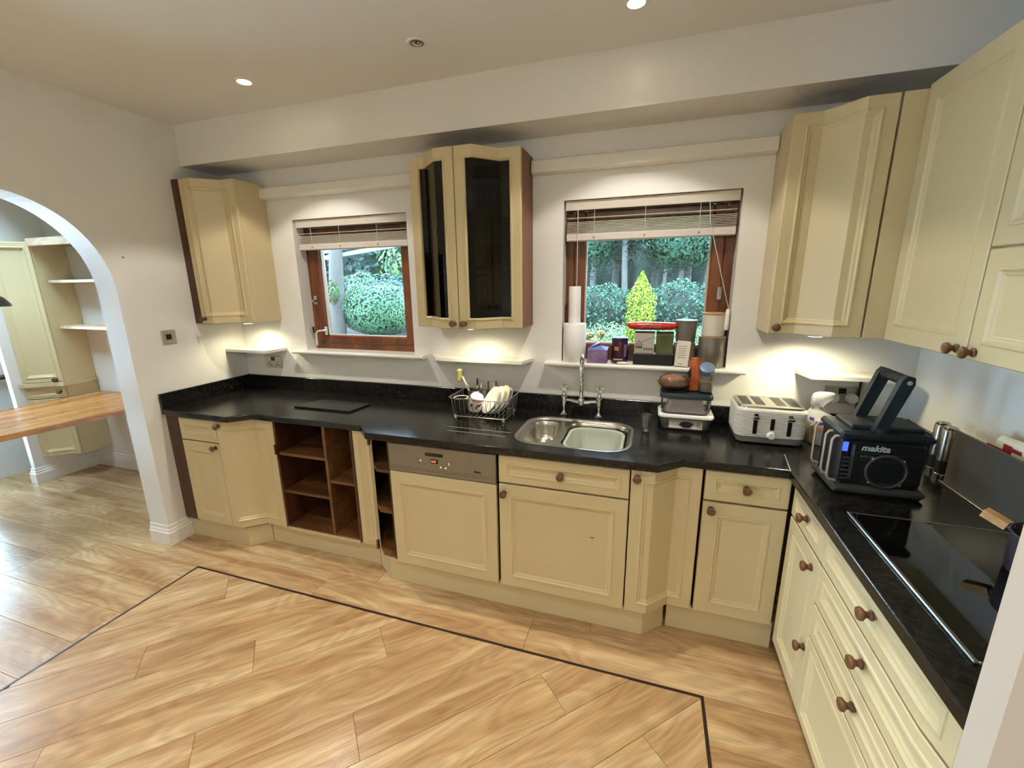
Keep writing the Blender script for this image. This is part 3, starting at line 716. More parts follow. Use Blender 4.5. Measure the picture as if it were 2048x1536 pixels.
# ------------------------------------------------------------------ sockets, switch
SOCK = mat('satin_steel', '#b9b4a6', .35, .6)
c = thing('wall_socket', 'steel double wall socket under the small left ledge', 'socket', (.262, 0, 1.07))
MB().box(.186, .338, -.007, -.001, 1.068, 1.158, .003).build('plate', SOCK, c)
MB().box(.245, .279, -.0095, -.006, 1.122, 1.150, .001).build('rocker', BLACKP, c)
for x in (.222, .302):
    for dx, dz in ((0, .010), (-.011, -.008), (.011, -.008)): MB().box(x + dx - .004, x + dx + .004, -.0078, -.006, 1.098 + dz - .004, 1.098 + dz + .004).build('slot', BLACKP, c)
c = thing('light_switch', 'square steel light switch on the wall beside the arch', 'switch', (0, -.532, 1.31))
MB().box(.001, .008, -.576, -.489, 1.312, 1.400, .003).build('plate', SOCK, c)
MB().box(.007, .012, -.552, -.520, 1.340, 1.374, .001).build('rocker', BLACKP, c)
MB().box(.0005, .003, -.700, -.688, 1.838, 1.8405).build('wall_nick', BLACKP, label='tiny dark nick in the plaster above the light switch', cat='mark')
c = thing('wall_socket', 'steel double socket with two round white plugs under the right ledge', 'socket', (3.868, 0, 1.06))
MB().box(3.790, 3.946, -.008, -.001, 1.062, 1.148, .003).build('plate', SOCK, c)
MB().box(3.852, 3.884, -.0105, -.007, 1.112, 1.140, .001).build('rocker', BLACKP, c)
for x in (3.828, 3.908): MB().lathe([(.024, 0), (.025, .02), (.021, .032), (.004, .034)], (x, -.007, 1.092), 20, 'y').build('plug', WHITEP, c, True)
MB().tube([(3.936, -.012, 1.19), (3.934, -.016, 1.10), (3.928, -.03, 1.00), (3.922, -.06, .918)], .006, 8).build('power_cable', BLACKP, smooth=True, label='black upright cable beside the right socket', cat='cable')

# ------------------------------------------------------------------ sink, bowl, taps
c = thing('sink', 'stainless steel one and a half bowl sink set into the worktop', 'sink', (SX, SY, .70))
out = rrect(SX, SY, SW, SH, .125, 0, 10); out2 = rrect(SX, SY, SW - .012, SH - .012, .12, 0, 10); inn = rrect(SX, SY, SW - .05, SH - .05, .10, 0, 10)
B1 = dict(cx=2.432, cy=-.375, w=.160, h=.335, r=.070); B2 = dict(cx=2.710, cy=-.372, w=.322, h=.385, r=.085)
h1 = rrect(B1['cx'], B1['cy'], B1['w'], B1['h'], B1['r'], 0, 8); h2 = rrect(B2['cx'], B2['cy'], B2['w'], B2['h'], B2['r'], 0, 8)
v, f = fill_holes(inn, [h1, h2], .9025); mb = MB(); mb.add(v, f)
zz = lambda l, z: [(p[0], p[1], z) for p in l]
mb.loft([zz(out, .9105), zz(out, .912), zz(out2, .9128), zz(rrect(SX, SY, SW - .03, SH - .03, .11, 0, 10), .911), zz(inn, .9025)])
mb.build('rim', STEEL, c, 50)
for Bq, zb, nm in ((B1, .80, 'half_bowl'), (B2, .735, 'main_bowl')):
    loops = [rrect(Bq['cx'], Bq['cy'], Bq['w'] - a, Bq['h'] - a, max(.01, Bq['r'] - a * .3), z, 8) for a, z in ((0, .9025), (.008, .896), (.014, .88), (.026, zb + .03), (.04, zb + .01), (.07, zb), (.11, zb - .002))]
    bo = MB().loft(loops, False, True).build(nm, STEEL, c, 50)
    MB().lathe([(.03, 0), (.03, .002), (.022, .003), (.02, .001)], (Bq['cx'], Bq['cy'], zb - .002), 20).build('waste', CHROME, bo, True)
MB().lathe([(.014, 0), (.014, .004)], (2.64, -.195, .872), 14, 'y').build('overflow', BLACKP, c)
bl = MB(); BC = (2.708, -.385)
loops = [rrect(*BC, w, h, r, z, 8) for w, h, r, z in ((.292, .338, .085, .886), (.288, .334, .083, .890), (.262, .308, .075, .888), (.250, .296, .07, .872), (.226, .272, .06, .775), (.19, .236, .05, .762))]
outl = [rrect(*BC, w, h, r, z, 8) for w, h, r, z in ((.19, .236, .05, .752), (.232, .278, .06, .770), (.262, .308, .075, .870), (.292, .338, .085, .886))]
bl.loft(outl + loops, True, True).build('washing_up_bowl', mat('bowl_sage', '#a8ae9e', .35), smooth=50, label='pale grey-green plastic washing-up bowl in the sink', cat='bowl')

c = thing('bridge_tap', 'chrome bridge tap with white lever handles behind the sink', 'tap', (2.59, -.075, .91))
for i, x in enumerate((2.489, 2.691)):
    MB().lathe([(.026, 0), (.027, .005), (.016, .010), (.010, .018), (.009, .03), (.013, .05), (.0175, .075), (.019, .095), (.017, .108), (.012, .112), (.014, .122), (.010, .130), (.0085, .14)], (x, -.075, .9105), 18).build('pillar', CHROME, c, True)
    hd = MB().tube([(x, -.075, 1.046), (x, -.079, 1.064)], [.010, .009], 12).tube([(x - .024, -.086, 1.076), (x + .024, -.086, 1.084)], [.0075, .0075], 10).tube([(x, -.06, 1.086), (x, -.112, 1.074)], [.0075, .0075], 10)
    h = hd.build('handle', CHROME, c, True)
    MB().lathe([(.012, 0), (.016, .008), (.014, .020), (.005, .026)], (x, -.082, 1.052), 14).build('porcelain_cap', PORC, h, True)
MB().tube([(2.489, -.075, 1.000), (2.53, -.077, .998), (2.555, -.079, .993), (2.59, -.08, .990), (2.625, -.079, .993), (2.65, -.077, .998), (2.691, -.075, 1.000)], [.010, .009, .011, .014, .011, .009, .010], 12).build('bridge', CHROME, c, True)
MB().lathe([(.017, -.012), (.020, 0), (.020, .016), (.014, .026), (.016, .034), (.0125, .042), (.011, .10), (.0125, .102), (.0125, .112), (.011, .114)], (2.59, -.08, .990), 18).build('column', CHROME, c, True)
sp = [(2.59, -.08, 1.10), (2.59, -.08, 1.20)] + [(2.59 + .002 * k, -.08 - .075 * (1 - cos(pi * k / 10)), 1.20 + .075 * sin(pi * k / 10)) for k in range(1, 11)] + [(2.61, -.230, 1.165)]
MB().tube(sp, .0105, 14).build('spout', CHROME, c, True)
MB().lathe([(.0135, 0), (.0135, .02), (.011, .022)], (2.61, -.230, 1.150), 14).build('nozzle', CHROME, c, True)

# ------------------------------------------------------------------ dish rack and dishes
WIRE = mat('rack_wire', '#b9b6ae', .25, .9)
RX0, RX1, RY0, RY1, RZ0, RZ1 = 1.868, 2.222, -.338, -.085, .926, 1.034
c = thing('dish_rack', 'silver wire dish rack on the drainer', 'dish rack', (2.045, -.21, .911))
def ring(z, r, k=.0): return [(p[0], p[1], z) for p in rrect((RX0 + RX1) / 2, (RY0 + RY1) / 2, RX1 - RX0 - k, RY1 - RY0 - k, .03, z, 4)]
MB().tube(ring(RZ1, 0), .0034, 8, closed=True).build('top_ring', WIRE, c, True)
MB().tube(ring(RZ0, 0, .03), .0030, 8, closed=True).build('base_ring', WIRE, c, True)
ups = MB()
for i in range(11):
    t = (i + .5) / 11; x = RX0 + .03 + (RX1 - RX0 - .06) * t
    for y, s in ((RY0, 1), (RY1, -1)): MB().tube([(x, y, RZ1), (x, y + s * .012, RZ0 + .02), (x, y + s * .015, RZ0)], .0018, 6).build('upright_wire', WIRE, c)
    MB().tube([(x, RY0 + .015, RZ0), (x, RY1 - .015, RZ0)], .0018, 6).build('base_wire', WIRE, c)
for i in range(7):
    y = RY0 + .03 + (RY1 - RY0 - .06) * (i + .5) / 7
    for x, s in ((RX0, 1), (RX1, -1)): MB().tube([(x, y, RZ1), (x + s * .012, y, RZ0 + .02), (x + s * .015, y, RZ0)], .0018, 6).build('upright_wire', WIRE, c)
for x in (RX0 + .03, RX1 - .03):
    for y in (RY0 + .03, RY1 - .03): MB().lathe([(.007, 0), (.006, .016)], (x, y, .9105), 10).build('foot', WHITEP, c)
for i in range(5):
    x = 2.09 + .024 * i; MB().tube([(x, -.30, RZ0), (x, -.30, RZ0 + .03), (x + .008, -.285, RZ0 + .045), (x + .016, -.27, RZ0 + .03), (x + .016, -.27, RZ0)], .0016, 6).build('plate_divider', WIRE, c)

def mug(name, label, loc, r, h, m, tilt=(0, 0, 0), band=None, hang=0., deco=None):
    c = thing(name, label, 'mug', loc, local=True); c.rotation_euler = tilt
    MB().lathe([(r * .86, 0), (r * .97, .01), (r, h * .5), (r, h), (r * .93, h), (r * .91, .012), (.001, .010)], seg=24).build('body', m, c, 50)
    MB().tube([(r * .95, 0, h * .82), (r + .02, 0, h * .86), (r + .034, 0, h * .62), (r + .030, 0, h * .36), (r * .95, 0, h * .2)], .0055, 8).build('handle', m, c, True)
    if band: MB().lathe([(r * 1.012, h * .06), (r * 1.022, h * .13)], seg=24, cap0=False, cap1=False).build('band', band, c)
    if deco:
        for k, (a, z, w, hh) in enumerate(deco):
            mb = MB(); n = 5
            for zz_ in (z, z + hh): pass
            mb.loft([[((r * 1.016) * cos(a + w * (i / n - .5)), (r * 1.016) * sin(a + w * (i / n - .5)), q) for i in range(n + 1)] for q in (z, z + hh)], closed=False)
            mb.build('print', mat('print_red', '#8c2f26', .5), c)
    c.rotation_euler.z += hang
    return c
WHITEC = mat('white_ceramic', '#efece4', .15)
mug('mug', 'dark mug with pale rim standing at the front left of the dish rack', (1.920, -.268, .930), .041, .092, mat('dark_ceramic', '#2a2623', .2), hang=2.2)
MB().tube([(1.920 + .0405 * cos(a), -.268 + .0405 * sin(a), 1.022) for a in np.linspace(0, 2 * pi, 24, endpoint=False)], .0028, 6, closed=True).build('mug_rim', WHITEC, bpy.data.objects['mug'])
bpy.data.objects['mug_rim'].matrix_parent_inverse = Matrix()
_o = bpy.data.objects['mug_rim']; _m = bpy.data.objects['mug']
for vv in _o.data.vertices: vv.co = (Matrix.Rotation(-2.2, 3, 'Z') @ (Vector(vv.co) - Vector((1.920, -.268, .930))))
mug('mug', 'white mug with red print leaning upside down in the dish rack', (2.015, -.250, 1.032), .042, .09, WHITEC, (R(205), R(10), 0), mat('red_band', '#93372b', .4), .6, [(1.3, .03, .5, .02), (1.55, .045, .25, .018), (1.05, .028, .2, .012), (2.3, .035, .4, .022), (0.3, .035, .5, .02)])
def plate(name, label, x, r, tilt, depth, m, y=-.21):
    o = MB().lathe([(r * .45, 0), (r * .6, .002), (r, depth), (r, depth + .003), (r * .6, .006), (.001, .005)], seg=36).rot(tilt, 'Y').rot(R(38), 'Z').mesh(name, m, 50)
    ob = bpy.data.objects.new(name, o); COL.objects.link(ob)
    zmin = min(q.co.z for q in o.vertices); ob.location = (x, y, .932 - zmin)
    tag(ob, label, 'plate' if 'plate' in name else 'bowl', 'plates drying in the dish rack')
plate('dinner_plate', 'leftmost white plate leaning in the dish rack', 2.092, .086, R(-58), .012, WHITEC)
plate('dinner_plate', 'middle white plate leaning in the dish rack', 2.120, .090, R(-56), .012, WHITEC)
plate('dinner_plate', 'pale cream plate leaning behind the rightmost plate', 2.144, .094, R(-54), .014, mat('cream_ceramic', '#e3ddc6', .15), -.20)
plate('bowl', 'pale blue-white shallow bowl at the right of the dish rack', 2.166, .092, R(-50), .03, mat('bluewhite_ceramic', '#d3dbe4', .12), -.19)
c = thing('cutlery_holder', 'grey steel cutlery holder in the back of the dish rack', 'holder', (1.945, -.125, .93))
MB().lathe([(.040, 0), (.043, .105), (.040, .105), (.037, .004), (.001, .004)], (1.945, -.125, .931), 20).build('cup', STEEL, c, 50)
tumbler(2.058, -.118, .931, .030, .160, 'tall upturned clear glass at the back of the dish rack', taper=1.1)
tumbler(2.005, -.118, .931, .026, .105, 'short clear glass beside the tall upturned glass')
def fork(p, q, label, m=CHROME, head=.011):
    P = Vector(p); Q = Vector(q); d = Q - P
    MB().tube([P, P + d * .55, P + d * .72, P + d * .9, Q], [.0028, .003, .005, head, .004], 10).build('cutlery', m, smooth=True, label=label, cat='cutlery', group='cutlery in the dish rack holder')
fork((1.952, -.12, .945), (1.962, -.115, 1.108), 'dark-handled knife standing upright in the cutlery holder', mat('dark_handle', '#3a3835', .35), .007)
fork((1.955, -.13, .945), (1.995, -.125, 1.085), 'shiny spoon leaning right in the cutlery holder')
fork((1.94, -.13, .945), (1.975, -.14, 1.070), 'short steel fork leaning right in the cutlery holder')
fork((1.935, -.12, .945), (1.905, -.13, 1.075), 'steel spoon leaning left in the cutlery holder')
c = thing('dish_brush', 'dish brush with yellow-green sponge head leaning left from the holder', 'brush', (1.93, -.13, .94))
MB().tube([(1.945, -.125, .945), (1.90, -.13, 1.05), (1.868, -.132, 1.115)], [.006, .007, .008], 10).build('handle', mat('clear_grip', '#d8d6cf', .2), c, True)
MB().box(1.838, 1.862, -.150, -.110, 1.085, 1.160, .007).build('sponge', mat('sponge', '#b9b26c', .9, bump=.4, bscale=300), c)

# flat black glass board
MB().prism([(.816, -.402), (1.236, -.402), (1.256, -.215), (.880, -.215)], .9105, .921).build('glass_board', mat('board_black', '#1b1b1a', .25), label='flat black board lying on the left worktop', cat='board')

# ------------------------------------------------------------------ things right of the sink
tumbler(2.952, -.25, .9105, .025, .090, 'small clear tumbler standing on the worktop right of the sink', taper=.72)
def tub(name, label, x0, x1, y0, y1, z0, z1, m, lid, lidm, r=.03, flare=.012, lidh=.014, cat='container', lab=None):
    cx, cy = (x0 + x1) / 2, (y0 + y1) / 2; w, d = x1 - x0, y1 - y0
    c = thing(name, label, cat, (cx, cy, z0))
    MB().loft([rrect(cx, cy, w - 2 * flare - .01, d - 2 * flare - .01, r, z0), rrect(cx, cy, w - 2 * flare, d - 2 * flare, r, z0 + .006), rrect(cx, cy, w, d, r, z1)], True, True).build('body', m, c, 50)
    if lid:
        MB().loft([rrect(cx, cy, w + .012, d + .012, r, z1 - .004), rrect(cx, cy, w + .014, d + .014, r, z1 + lidh * .5), rrect(cx, cy, w + .004, d + .004, r, z1 + lidh), rrect(cx, cy, w - .02, d - .02, r * .8, z1 + lidh * .75)], True, True).build('lid', lidm, c, 50)
    return c
t1 = tub('food_tub', 'clear tub with white lid and printed label at the bottom of the stack', 3.016, 3.272, -.205, -.035, .9105, .985, clear('tub_clear', (.95, .94, .92), .1, .1, .16), True, WHITEP)
MB().box(3.065, 3.225, -.2035, -.2025, .925, .970).rot(R(-6), 'X', (3.1, -.203, .925)).build('label', mat('label_pale', '#d6d0c4', .5), t1)
MB().prism([(3.112, 0), (3.135, -.016), (3.165, -.016), (3.185, .006), (3.165, .016), (3.130, .016)], 0, .0008).rot(pi / 2, 'X').build('logo', mat('logo_black', '#25201d', .5), t1)
for q in bpy.data.objects['logo'].data.vertices: q.co += Vector(ORIG[t1.name]) - Vector(ORIG[t1.name]) + Vector((0, -.2045, .947))
for zq in (.945, .955): MB().box(3.195, 3.215, -.2065, -.2055, zq, zq + .006).build('print', mat('print_tan', '#9d8a63', .5), t1)
MB().box(3.03, 3.255, -.188, -.052, .914, .968, .02).build('tub_contents', mat('biscuit', '#a07f55', .8, noise=.4, nscale=30), t1)
t2 = tub('food_box', 'clear box with dark teal lid in the middle of the stack', 3.020, 3.262, -.195, -.045, 1.000, 1.084, clear('box_clear', (.95, .93, .93), .12, .1, .10), True, mat('teal_lid', '#1b2a2f', .4), .03, .004, .022)
MB().loft([rrect(3.141, -.12, .20, .12, .03, 1.004), rrect(3.141, -.12, .15, .09, .02, 1.075)], True, True).build('box_contents', mat('contents_pale', '#ded6ca', .6), t2)
c = thing('bread_roll_bag', 'seeded bread loaf in clear bag on the teal lid', 'bread', (3.085, -.115, 1.107))
def blob(mb, cx, cy, cz, rx, ry, rz, n=16, m=10, wob=.0, seed=0, flat=0.):
    rr = np.random.default_rng(seed); loops = []
    for j in range(1, m):
        t = pi * j / m; l = []
        for i in range(n):
            a = 2 * pi * i / n; k = 1 + wob * rr.uniform(-1, 1); l.append((cx + rx * sin(t) * cos(a) * k, cy + ry * sin(t) * sin(a) * k, max(cz - rz * cos(t) * k, cz - rz * (1 - flat))))
        loops.append(l)
    return mb.loft(loops, True, True)
blob(MB(), 3.074, -.115, 1.148, .074, .055, .040, wob=.03, seed=3).build('loaf', mat('crust', '#a86f3e', .7, noise=.45, nscale=22, bump=.3, bscale=60), c, True)
blob(MB(), 3.078, -.115, 1.150, .080, .060, .043, wob=.07, seed=4).build('bag', FILM, c, 25)
c = thing('snack_packet', 'orange snack packet standing behind the bread bag', 'packet', (3.175, -.09, 1.107))
mb = MB(); loops = []
for z, w, t in ((0, .034, .018), (.03, .036, .022), (.08, .030, .02), (.12, .026, .014), (.15, .030, .008), (.172, .020, .003)):
    loops.append([(3.178 + w * a, -.092 + t * b, 1.1075 + z) for a, b in ((-1, 0), (-.6, -1), (.6, -1), (1, 0), (.6, 1), (-.6, 1))])
mb.loft(loops, True, True).build('pouch', mat('packet_orange', '#c2622b', .3, col2='#8a3a1a', nscale=25), c, 30)
MB().prism([(3.140, 0), (3.150, -.03), (3.162, -.012), (3.156, .03)], 0, .0008).rot(pi / 2, 'X', (3.15, 0, 0)).build('print', mat('print_dark', '#2a1512', .4), c)
_p = [o for o in c.children if o.name.startswith("print")][0]
for q in _p.data.vertices: q.co += Vector((0, -.116, 1.20))
c = thing('drinks_bottle', 'clear bottle with tilted blue-grey cap standing on the teal lid', 'bottle', (3.235, -.11, 1.107))
MB().lathe([(.033, 0), (.036, .01), (.036, .085), (.030, .105), (.028, .112)], (3.232, -.11, 1.1075), 20).build('body', FILM, c, True)
MB().lathe([(.022, 0), (.034, .012), (.037, .03), (.035, .045), (.01, .05)], (0, 0, 0), 20).rot(R(38), 'X').build('cap', mat('cap_blue', '#6d7f95', .3), c, True)
for q in [o for o in c.children if o.name.startswith('cap')][0].data.vertices: q.co += Vector((3.230, -.118, 1.205))
MB().lathe([(.031, 0), (.033, .01), (.033, .05)], (3.232, -.11, 1.1095), 20).build('contents', mat('bottle_fill', '#b8ab97', .4), c, True)
MB().box(3.203, 3.268, -.135, -.095, 1.20, 1.215, .004).build('flap', FILM, c)

# toaster
TW = mat('toaster_white', '#dedbd2', .3)
TX0, TX1, TY0, TY1 = 3.358, 3.652, -.305, -.070
c = thing('toaster', 'white four-slice toaster with ribbed sides', 'toaster', ((TX0 + TX1) / 2, -.19, .911))
cx, cy, w, d = (TX0 + TX1) / 2, (TY0 + TY1) / 2, TX1 - TX0, TY1 - TY0
MB().loft([rrect(cx, cy, w - .02, d - .02, .03, .918), rrect(cx, cy, w - .008, d - .008, .034, .945)], True, True).build('base', mat('toaster_base', '#a9a59b', .35, .5), c, 50)
loops = []; nr = 15
for i in range(nr):
    z = .946 + .128 * i / nr; k = .004 * (1 - i / nr)
    for dz, e in ((0, .0035), (.0025, 0), (.006, 0), (.0083, .0035)): loops.append(rrect(cx, cy, w - 2 * e - k, d - 2 * e - k, .036, z + dz, 6))
loops += [rrect(cx, cy, w - .004, d - .004, .036, 1.076, 6), rrect(cx, cy, w - .014, d - .014, .034, 1.084, 6)]
MB().loft(loops, True, True).build('body', TW, c, 35)
tp = MB().loft([rrect(cx, cy, w - .018, d - .018, .033, 1.084, 6), rrect(cx, cy, w - .022, d - .022, .032, 1.093, 6), rrect(cx, cy, w - .044, d - .044, .02, 1.095, 6)], True, True).build('top_plate', STEEL, c, 50)
for x in (3.405, 3.462, 3.548, 3.605): 
    so = MB().box(x - .020, x + .020, -.262, -.112, 1.0945, 1.0962).build('slot', BLACKP, tp)
    for yy in (-.235, -.205, -.175, -.145): MB().tube([(x - .019, yy, 1.0966), (x + .019, yy, 1.0966)], .0008, 5).build('guard_wire', CHROME, so)
for x in (3.438, 3.578):
    MB().box(x - .009, x + .009, TY0 - .0025, TY0 + .004, .962, 1.062, .004).build('lever_slot', BLACKP, c)
    MB().box(x - .013, x + .013, TY0 - .026, TY0 - .002, 1.036, 1.054, .005).build('lever', CHROME, c)
MB().box(3.500, 3.518, TY0 - .0025, TY0 + .004, .985, 1.040, .006).build('button_panel', BLACKP, c)
MB().lathe([(.019, 0), (.018, .010), (.014, .014), (.004, .014)], (3.508, TY0, .960), 20, 'y').build('dial', WHITEP, c, True)
for x in (TX0 + .04, TX1 - .04):
    for y in (TY0 + .03, TY1 - .03): MB().lathe([(.009, 0), (.009, .009)], (x, y, .9105), 10).build('foot', BLACKP, c)

# sliced bread in a printed bag
c = thing('bread_bag', 'sliced loaf in a clear bag with purple print behind the radio', 'bread', (3.74, -.17, .911))
for i in range(7): MB().loft([rrect(3.735, 0, .10, .10, .018, 0), rrect(3.735, 0, .10, .10, .018, .013)], True, True).rot(pi / 2, 'X').build('slice', mat('crumb', '#c99f63', .8, col2='#a9763f', nscale=18), c)
for i, o in enumerate([o for o in c.children if o.name.startswith('slice')]):
    for q in o.data.vertices: q.co += Vector((0, -.125 - .016 * i, .965)) - Vector((0, 0, 0))
lp = []
for z, w, d_, ox in ((0, .060, .07, 0), (.02, .064, .075, 0), (.10, .066, .078, 0), (.125, .058, .06, -.004), (.15, .036, .035, -.012), (.165, .022, .022, -.016), (.185, .030, .026, -.014), (.21, .044, .028, -.004), (.232, .046, .022, .004), (.24, .03, .012, .006)):
    lp.append([(3.735 + ox + w * cos(t) * (1 + .08 * sin(5 * t + 40 * z)), -.172 + d_ * sin(t) * (1 + .08 * cos(4 * t + 30 * z)), .9115 + z) for t in np.linspace(0, 2 * pi, 18, endpoint=False)])
bo = MB().loft(lp, True, True).build('bag', clear('bag_film', (.97, .97, .98), .3, .12, .34), c, 60)
for a, z, m_, w in ((-1.9, .10, '#5b4bb0', .5), (-1.3, .095, '#e9e6f2', .5), (-1.9, .075, '#d77a3a', .35), (-1.2, .06, '#d76a4a', .45), (-2.4, .115, '#6a58bd', .3), (-.9, .10, '#6a58bd', .3)):
    mb = MB(); mb.loft([[(3.735 + .068 * cos(a + w * (i / 4 - .5)), -.172 + .081 * sin(a + w * (i / 4 - .5)), .9115 + z + q + .006 * sin(3 * i)) for i in range(5)] for q in (0, .014)], closed=False)
    mb.build('print', mat('bagprint_' + m_[1:], m_, .4), bo)

# ------------------------------------------------------------------ job-site radio
RB = mat('radio_black', '#0a0c0d', .45, bump=.05, bscale=200); RT = mat('radio_teal', '#0c1a1f', .45); RG = mat('radio_grey', '#2e2c28', .55)
X0, X1, Y0, Y1, ZB, ZT = 3.612, 3.868, -.752, -.560, .922, 1.150
c = thing('site_radio', 'rugged black and dark teal jobsite radio with carrying handle', 'radio', (3.74, -.656, .911))
MB().box(X0, X1, Y0 + .012, Y1, ZB, ZT - .02, .018).build('body', RB, c)
MB().box(X0 - .010, X1 + .012, Y0 - .004, Y1 + .010, .9115, .945, .012).build('bumper', RG, c)
MB().box(X0 - .008, X1 + .010, Y0 - .002, Y1 + .008, ZT - .035, ZT - .004, .010).build('bumper', RT, c)
MB().box(X0 + .03, X1 - .01, Y0 + .03, Y1 - .02, ZT - .01, ZT + .012, .006).build('top_cover', RT, c)
fp = MB().box(X0 + .035, X1 - .008, Y0 + .002, Y0 + .02, .958, ZT - .045, .008).build('speaker_face', RB, c)
MB().lathe([(.062, 0), (.064, .004), (.058, .007), (.055, .003)], (3.755, Y0 + .004, 1.008), 32, 'y', cap0=False, cap1=False).build('speaker_ring', RG, fp, True)
MB().lathe([(.055, 0), (.03, -.004), (.001, -.002)], (3.755, Y0 + .0015, 1.008), 32, 'y', cap0=False, cap1=False).build('speaker_grille', mat('grille', '#0a0b0b', .6, bump=.5, bscale=500), fp, True)
for a in range(4): MB().lathe([(.005, 0), (.004, .003)], (3.755 + .062 * cos(pi / 4 + a * pi / 2), Y0 + .0015, 1.008 + .062 * sin(pi / 4 + a * pi / 2)), 10, 'y').build('screw', SOCK, fp)
LOGO = mat('logo_silver', '#9aa5a4', .4)
me = text_mesh('makita', .031, .0006, 'lettering', LOGO, .25, .0009); inst('lettering', me, fp, (3.672, Y0 + .0012, 1.080), (pi / 2, 0, 0))
me = text_mesh('BMR100', .012, .0004, 'model_lettering', mat('logo_dim', '#59605f', .5)); inst('model_lettering', me, fp, (3.672, Y0 + .0012, 1.054), (pi / 2, 0, 0))
for z in (1.108, 1.070, 1.046): MB().box(X0 + .04, X1 - .012, Y0 + .0008, Y0 + .0028, z - .0008, z + .0008).build('trim_line', RG, fp)
pn = MB().box(X0 + .0, X0 + .034, Y0 + .004, Y0 + .02, .955, ZT - .04, .006).build('control_panel', RB, c)
MB().box(X0 + .006, X0 + .022, Y0 + .002, Y0 + .006, 1.072, 1.106, .001).build('display', mat('radio_blue', '#2a3cff', .3, emit=(.04, .09, 1.0), estr=1.6), pn)
for k in range(6): MB().box(X0 + .010, X0 + .040, Y0 + .0005, Y0 + .006, .965 + .016 * k, .972 + .016 * k, .002).build('button', RG, pn)
for y in (Y0 + .012, Y0 + .070, Y1 - .02):
    MB().tube([(X0 + .008, y, 1.125), (X0 - .018, y, 1.122), (X0 - .026, y, 1.108), (X0 - .026, y, .972), (X0 - .018, y, .958), (X0 + .004, y, .955)], .0048, 8).build('guard_bar', SOCK, c, True)
HP = (3.715, 3.790)
for y in (Y0 + .004, Y1 - .03):
    MB().loft([[(x, yy, z) for x, z in ((3.700 + dx, 1.130 + dz) for dx, dz in ((0, 0), (.036, 0)))] + [] for yy in (y, y)][:0] or [[(3.694, y, 1.120), (3.730, y, 1.120), (3.730, y + .026, 1.120), (3.694, y + .026, 1.120)], [(3.700, y, 1.150), (3.736, y, 1.150), (3.736, y + .026, 1.150), (3.700, y + .026, 1.150)], [(3.752, y, 1.335), (3.788, y, 1.320), (3.788, y + .026, 1.320), (3.752, y + .026, 1.335)], [(3.764, y, 1.350), (3.786, y, 1.344), (3.786, y + .026, 1.344), (3.764, y + .026, 1.350)]], True, True).build('handle_arm', RT, c)
MB().tube([(3.770, Y0 + .028, 1.330), (3.770, Y1 - .028, 1.330)], .017, 14).build('handle_grip', RG, c, True)
for k in range(9): MB().tube([(3.770, Y0 + .036 + .0125 * k, 1.330), (3.770, Y0 + .041 + .0125 * k, 1.330)], .0182, 14).build('grip_rib', RT, c, True)
for y in (Y0 + .0015, Y0 + .0015): pass
MB().lathe([(.008, 0), (.007, .004)], (3.772, Y0 + .005, 1.326), 12, 'y').build('pivot_screw', SOCK, c)
MB().lathe([(.012, 0), (.011, .005)], (3.716, Y0 + .005, 1.150), 12, 'y').build('pivot_screw', RG, c)

# ------------------------------------------------------------------ mills, hob, splash panel, pan, packets
for (x, y, h, lb) in ((4.058, -.430, .205, 'back one of two steel pepper mills by the dark panel'), (4.050, -.492, .205, 'front one of two steel pepper mills by the dark panel')):
    c = thing('pepper_mill', lb, 'mill', (x, y, .9105), 'steel mills at the back of the right worktop')
    MB().lathe([(.024, 0), (.024, .018), (.022, .020)], (x, y, .9105), 20).build('foot', CHROME, c, True)
    MB().lathe([(.0225, 0), (.0225, .052)], (x, y, .9305), 20).build('body', mat('mill_clear', '#2a2622', .1, trans=.0), c, True)
    MB().lathe([(.0245, 0), (.0245, h - .09), (.022, h - .082), (.012, h - .080)], (x, y, .9825), 20).build('sleeve', STEEL, c, True)
    MB().lathe([(.021, 0), (.023, .006), (.019, .011), (.012, .008), (.001, .008)], (x, y, .9825 + h - .083), 20).build('cap', CHROME, c, True)
MB().box(4.040, 4.050, -1.655, -.530, .9105, 1.118, .002).build('splash_panel', mat('panel_grey', '#4a4641', .4), label='dark grey upright panel standing behind the hob', cat='panel')
MB().box(4.022, 4.0385, -1.655, -.535, .9105, .916, .001).build('trim_bar', mat('alu_trim', '#7f7d74', .35, .8), label='flat aluminium bar at the foot of the dark panel', cat='trim')
c = thing('hob', 'black glass electric hob with aluminium edge', 'hob', (3.80, -1.2, .9105))
HX0, HX1, HY0, HY1 = 3.598, 4.008, -1.508, -.905
MB().box(HX0 + .010, HX1 - .008, HY0 + .006, HY1 - .005, .9105, .9155).build('glass', BLACKG, c)
ALU = mat('alu_edge', '#8f8d84', .3, .9)
MB().box(HX0, HX0 + .011, HY0, HY1, .9105, .9175, .002).build('edge_trim', ALU, c)
MB().box(HX1 - .008, HX1, HY0, HY1, .9105, .9165, .001).build('edge_trim', ALU, c)
MB().box(HX0 + .011, HX1 - .008, HY1 - .005, HY1, .9105, .9165, .001).build('edge_trim', ALU, c)
MB().box(HX0 + .011, HX1 - .008, HY0, HY0 + .006, .9105, .9165, .001).build('edge_trim', ALU, c)
px, py = 3.948, -1.150
c = thing('saucepan', 'grey-purple saucepan with wooden handle on the hob', 'saucepan', (px, py, .916))
PANM = mat('pan_grey', '#4b464c', .35, .3)
MB().lathe([(.078, 0), (.084, .006), (.087, .10), (.090, .108), (.087, .110), (.083, .10), (.080, .008), (.001, .006)], (px, py, .9165), 32).build('body', PANM, c, 50)
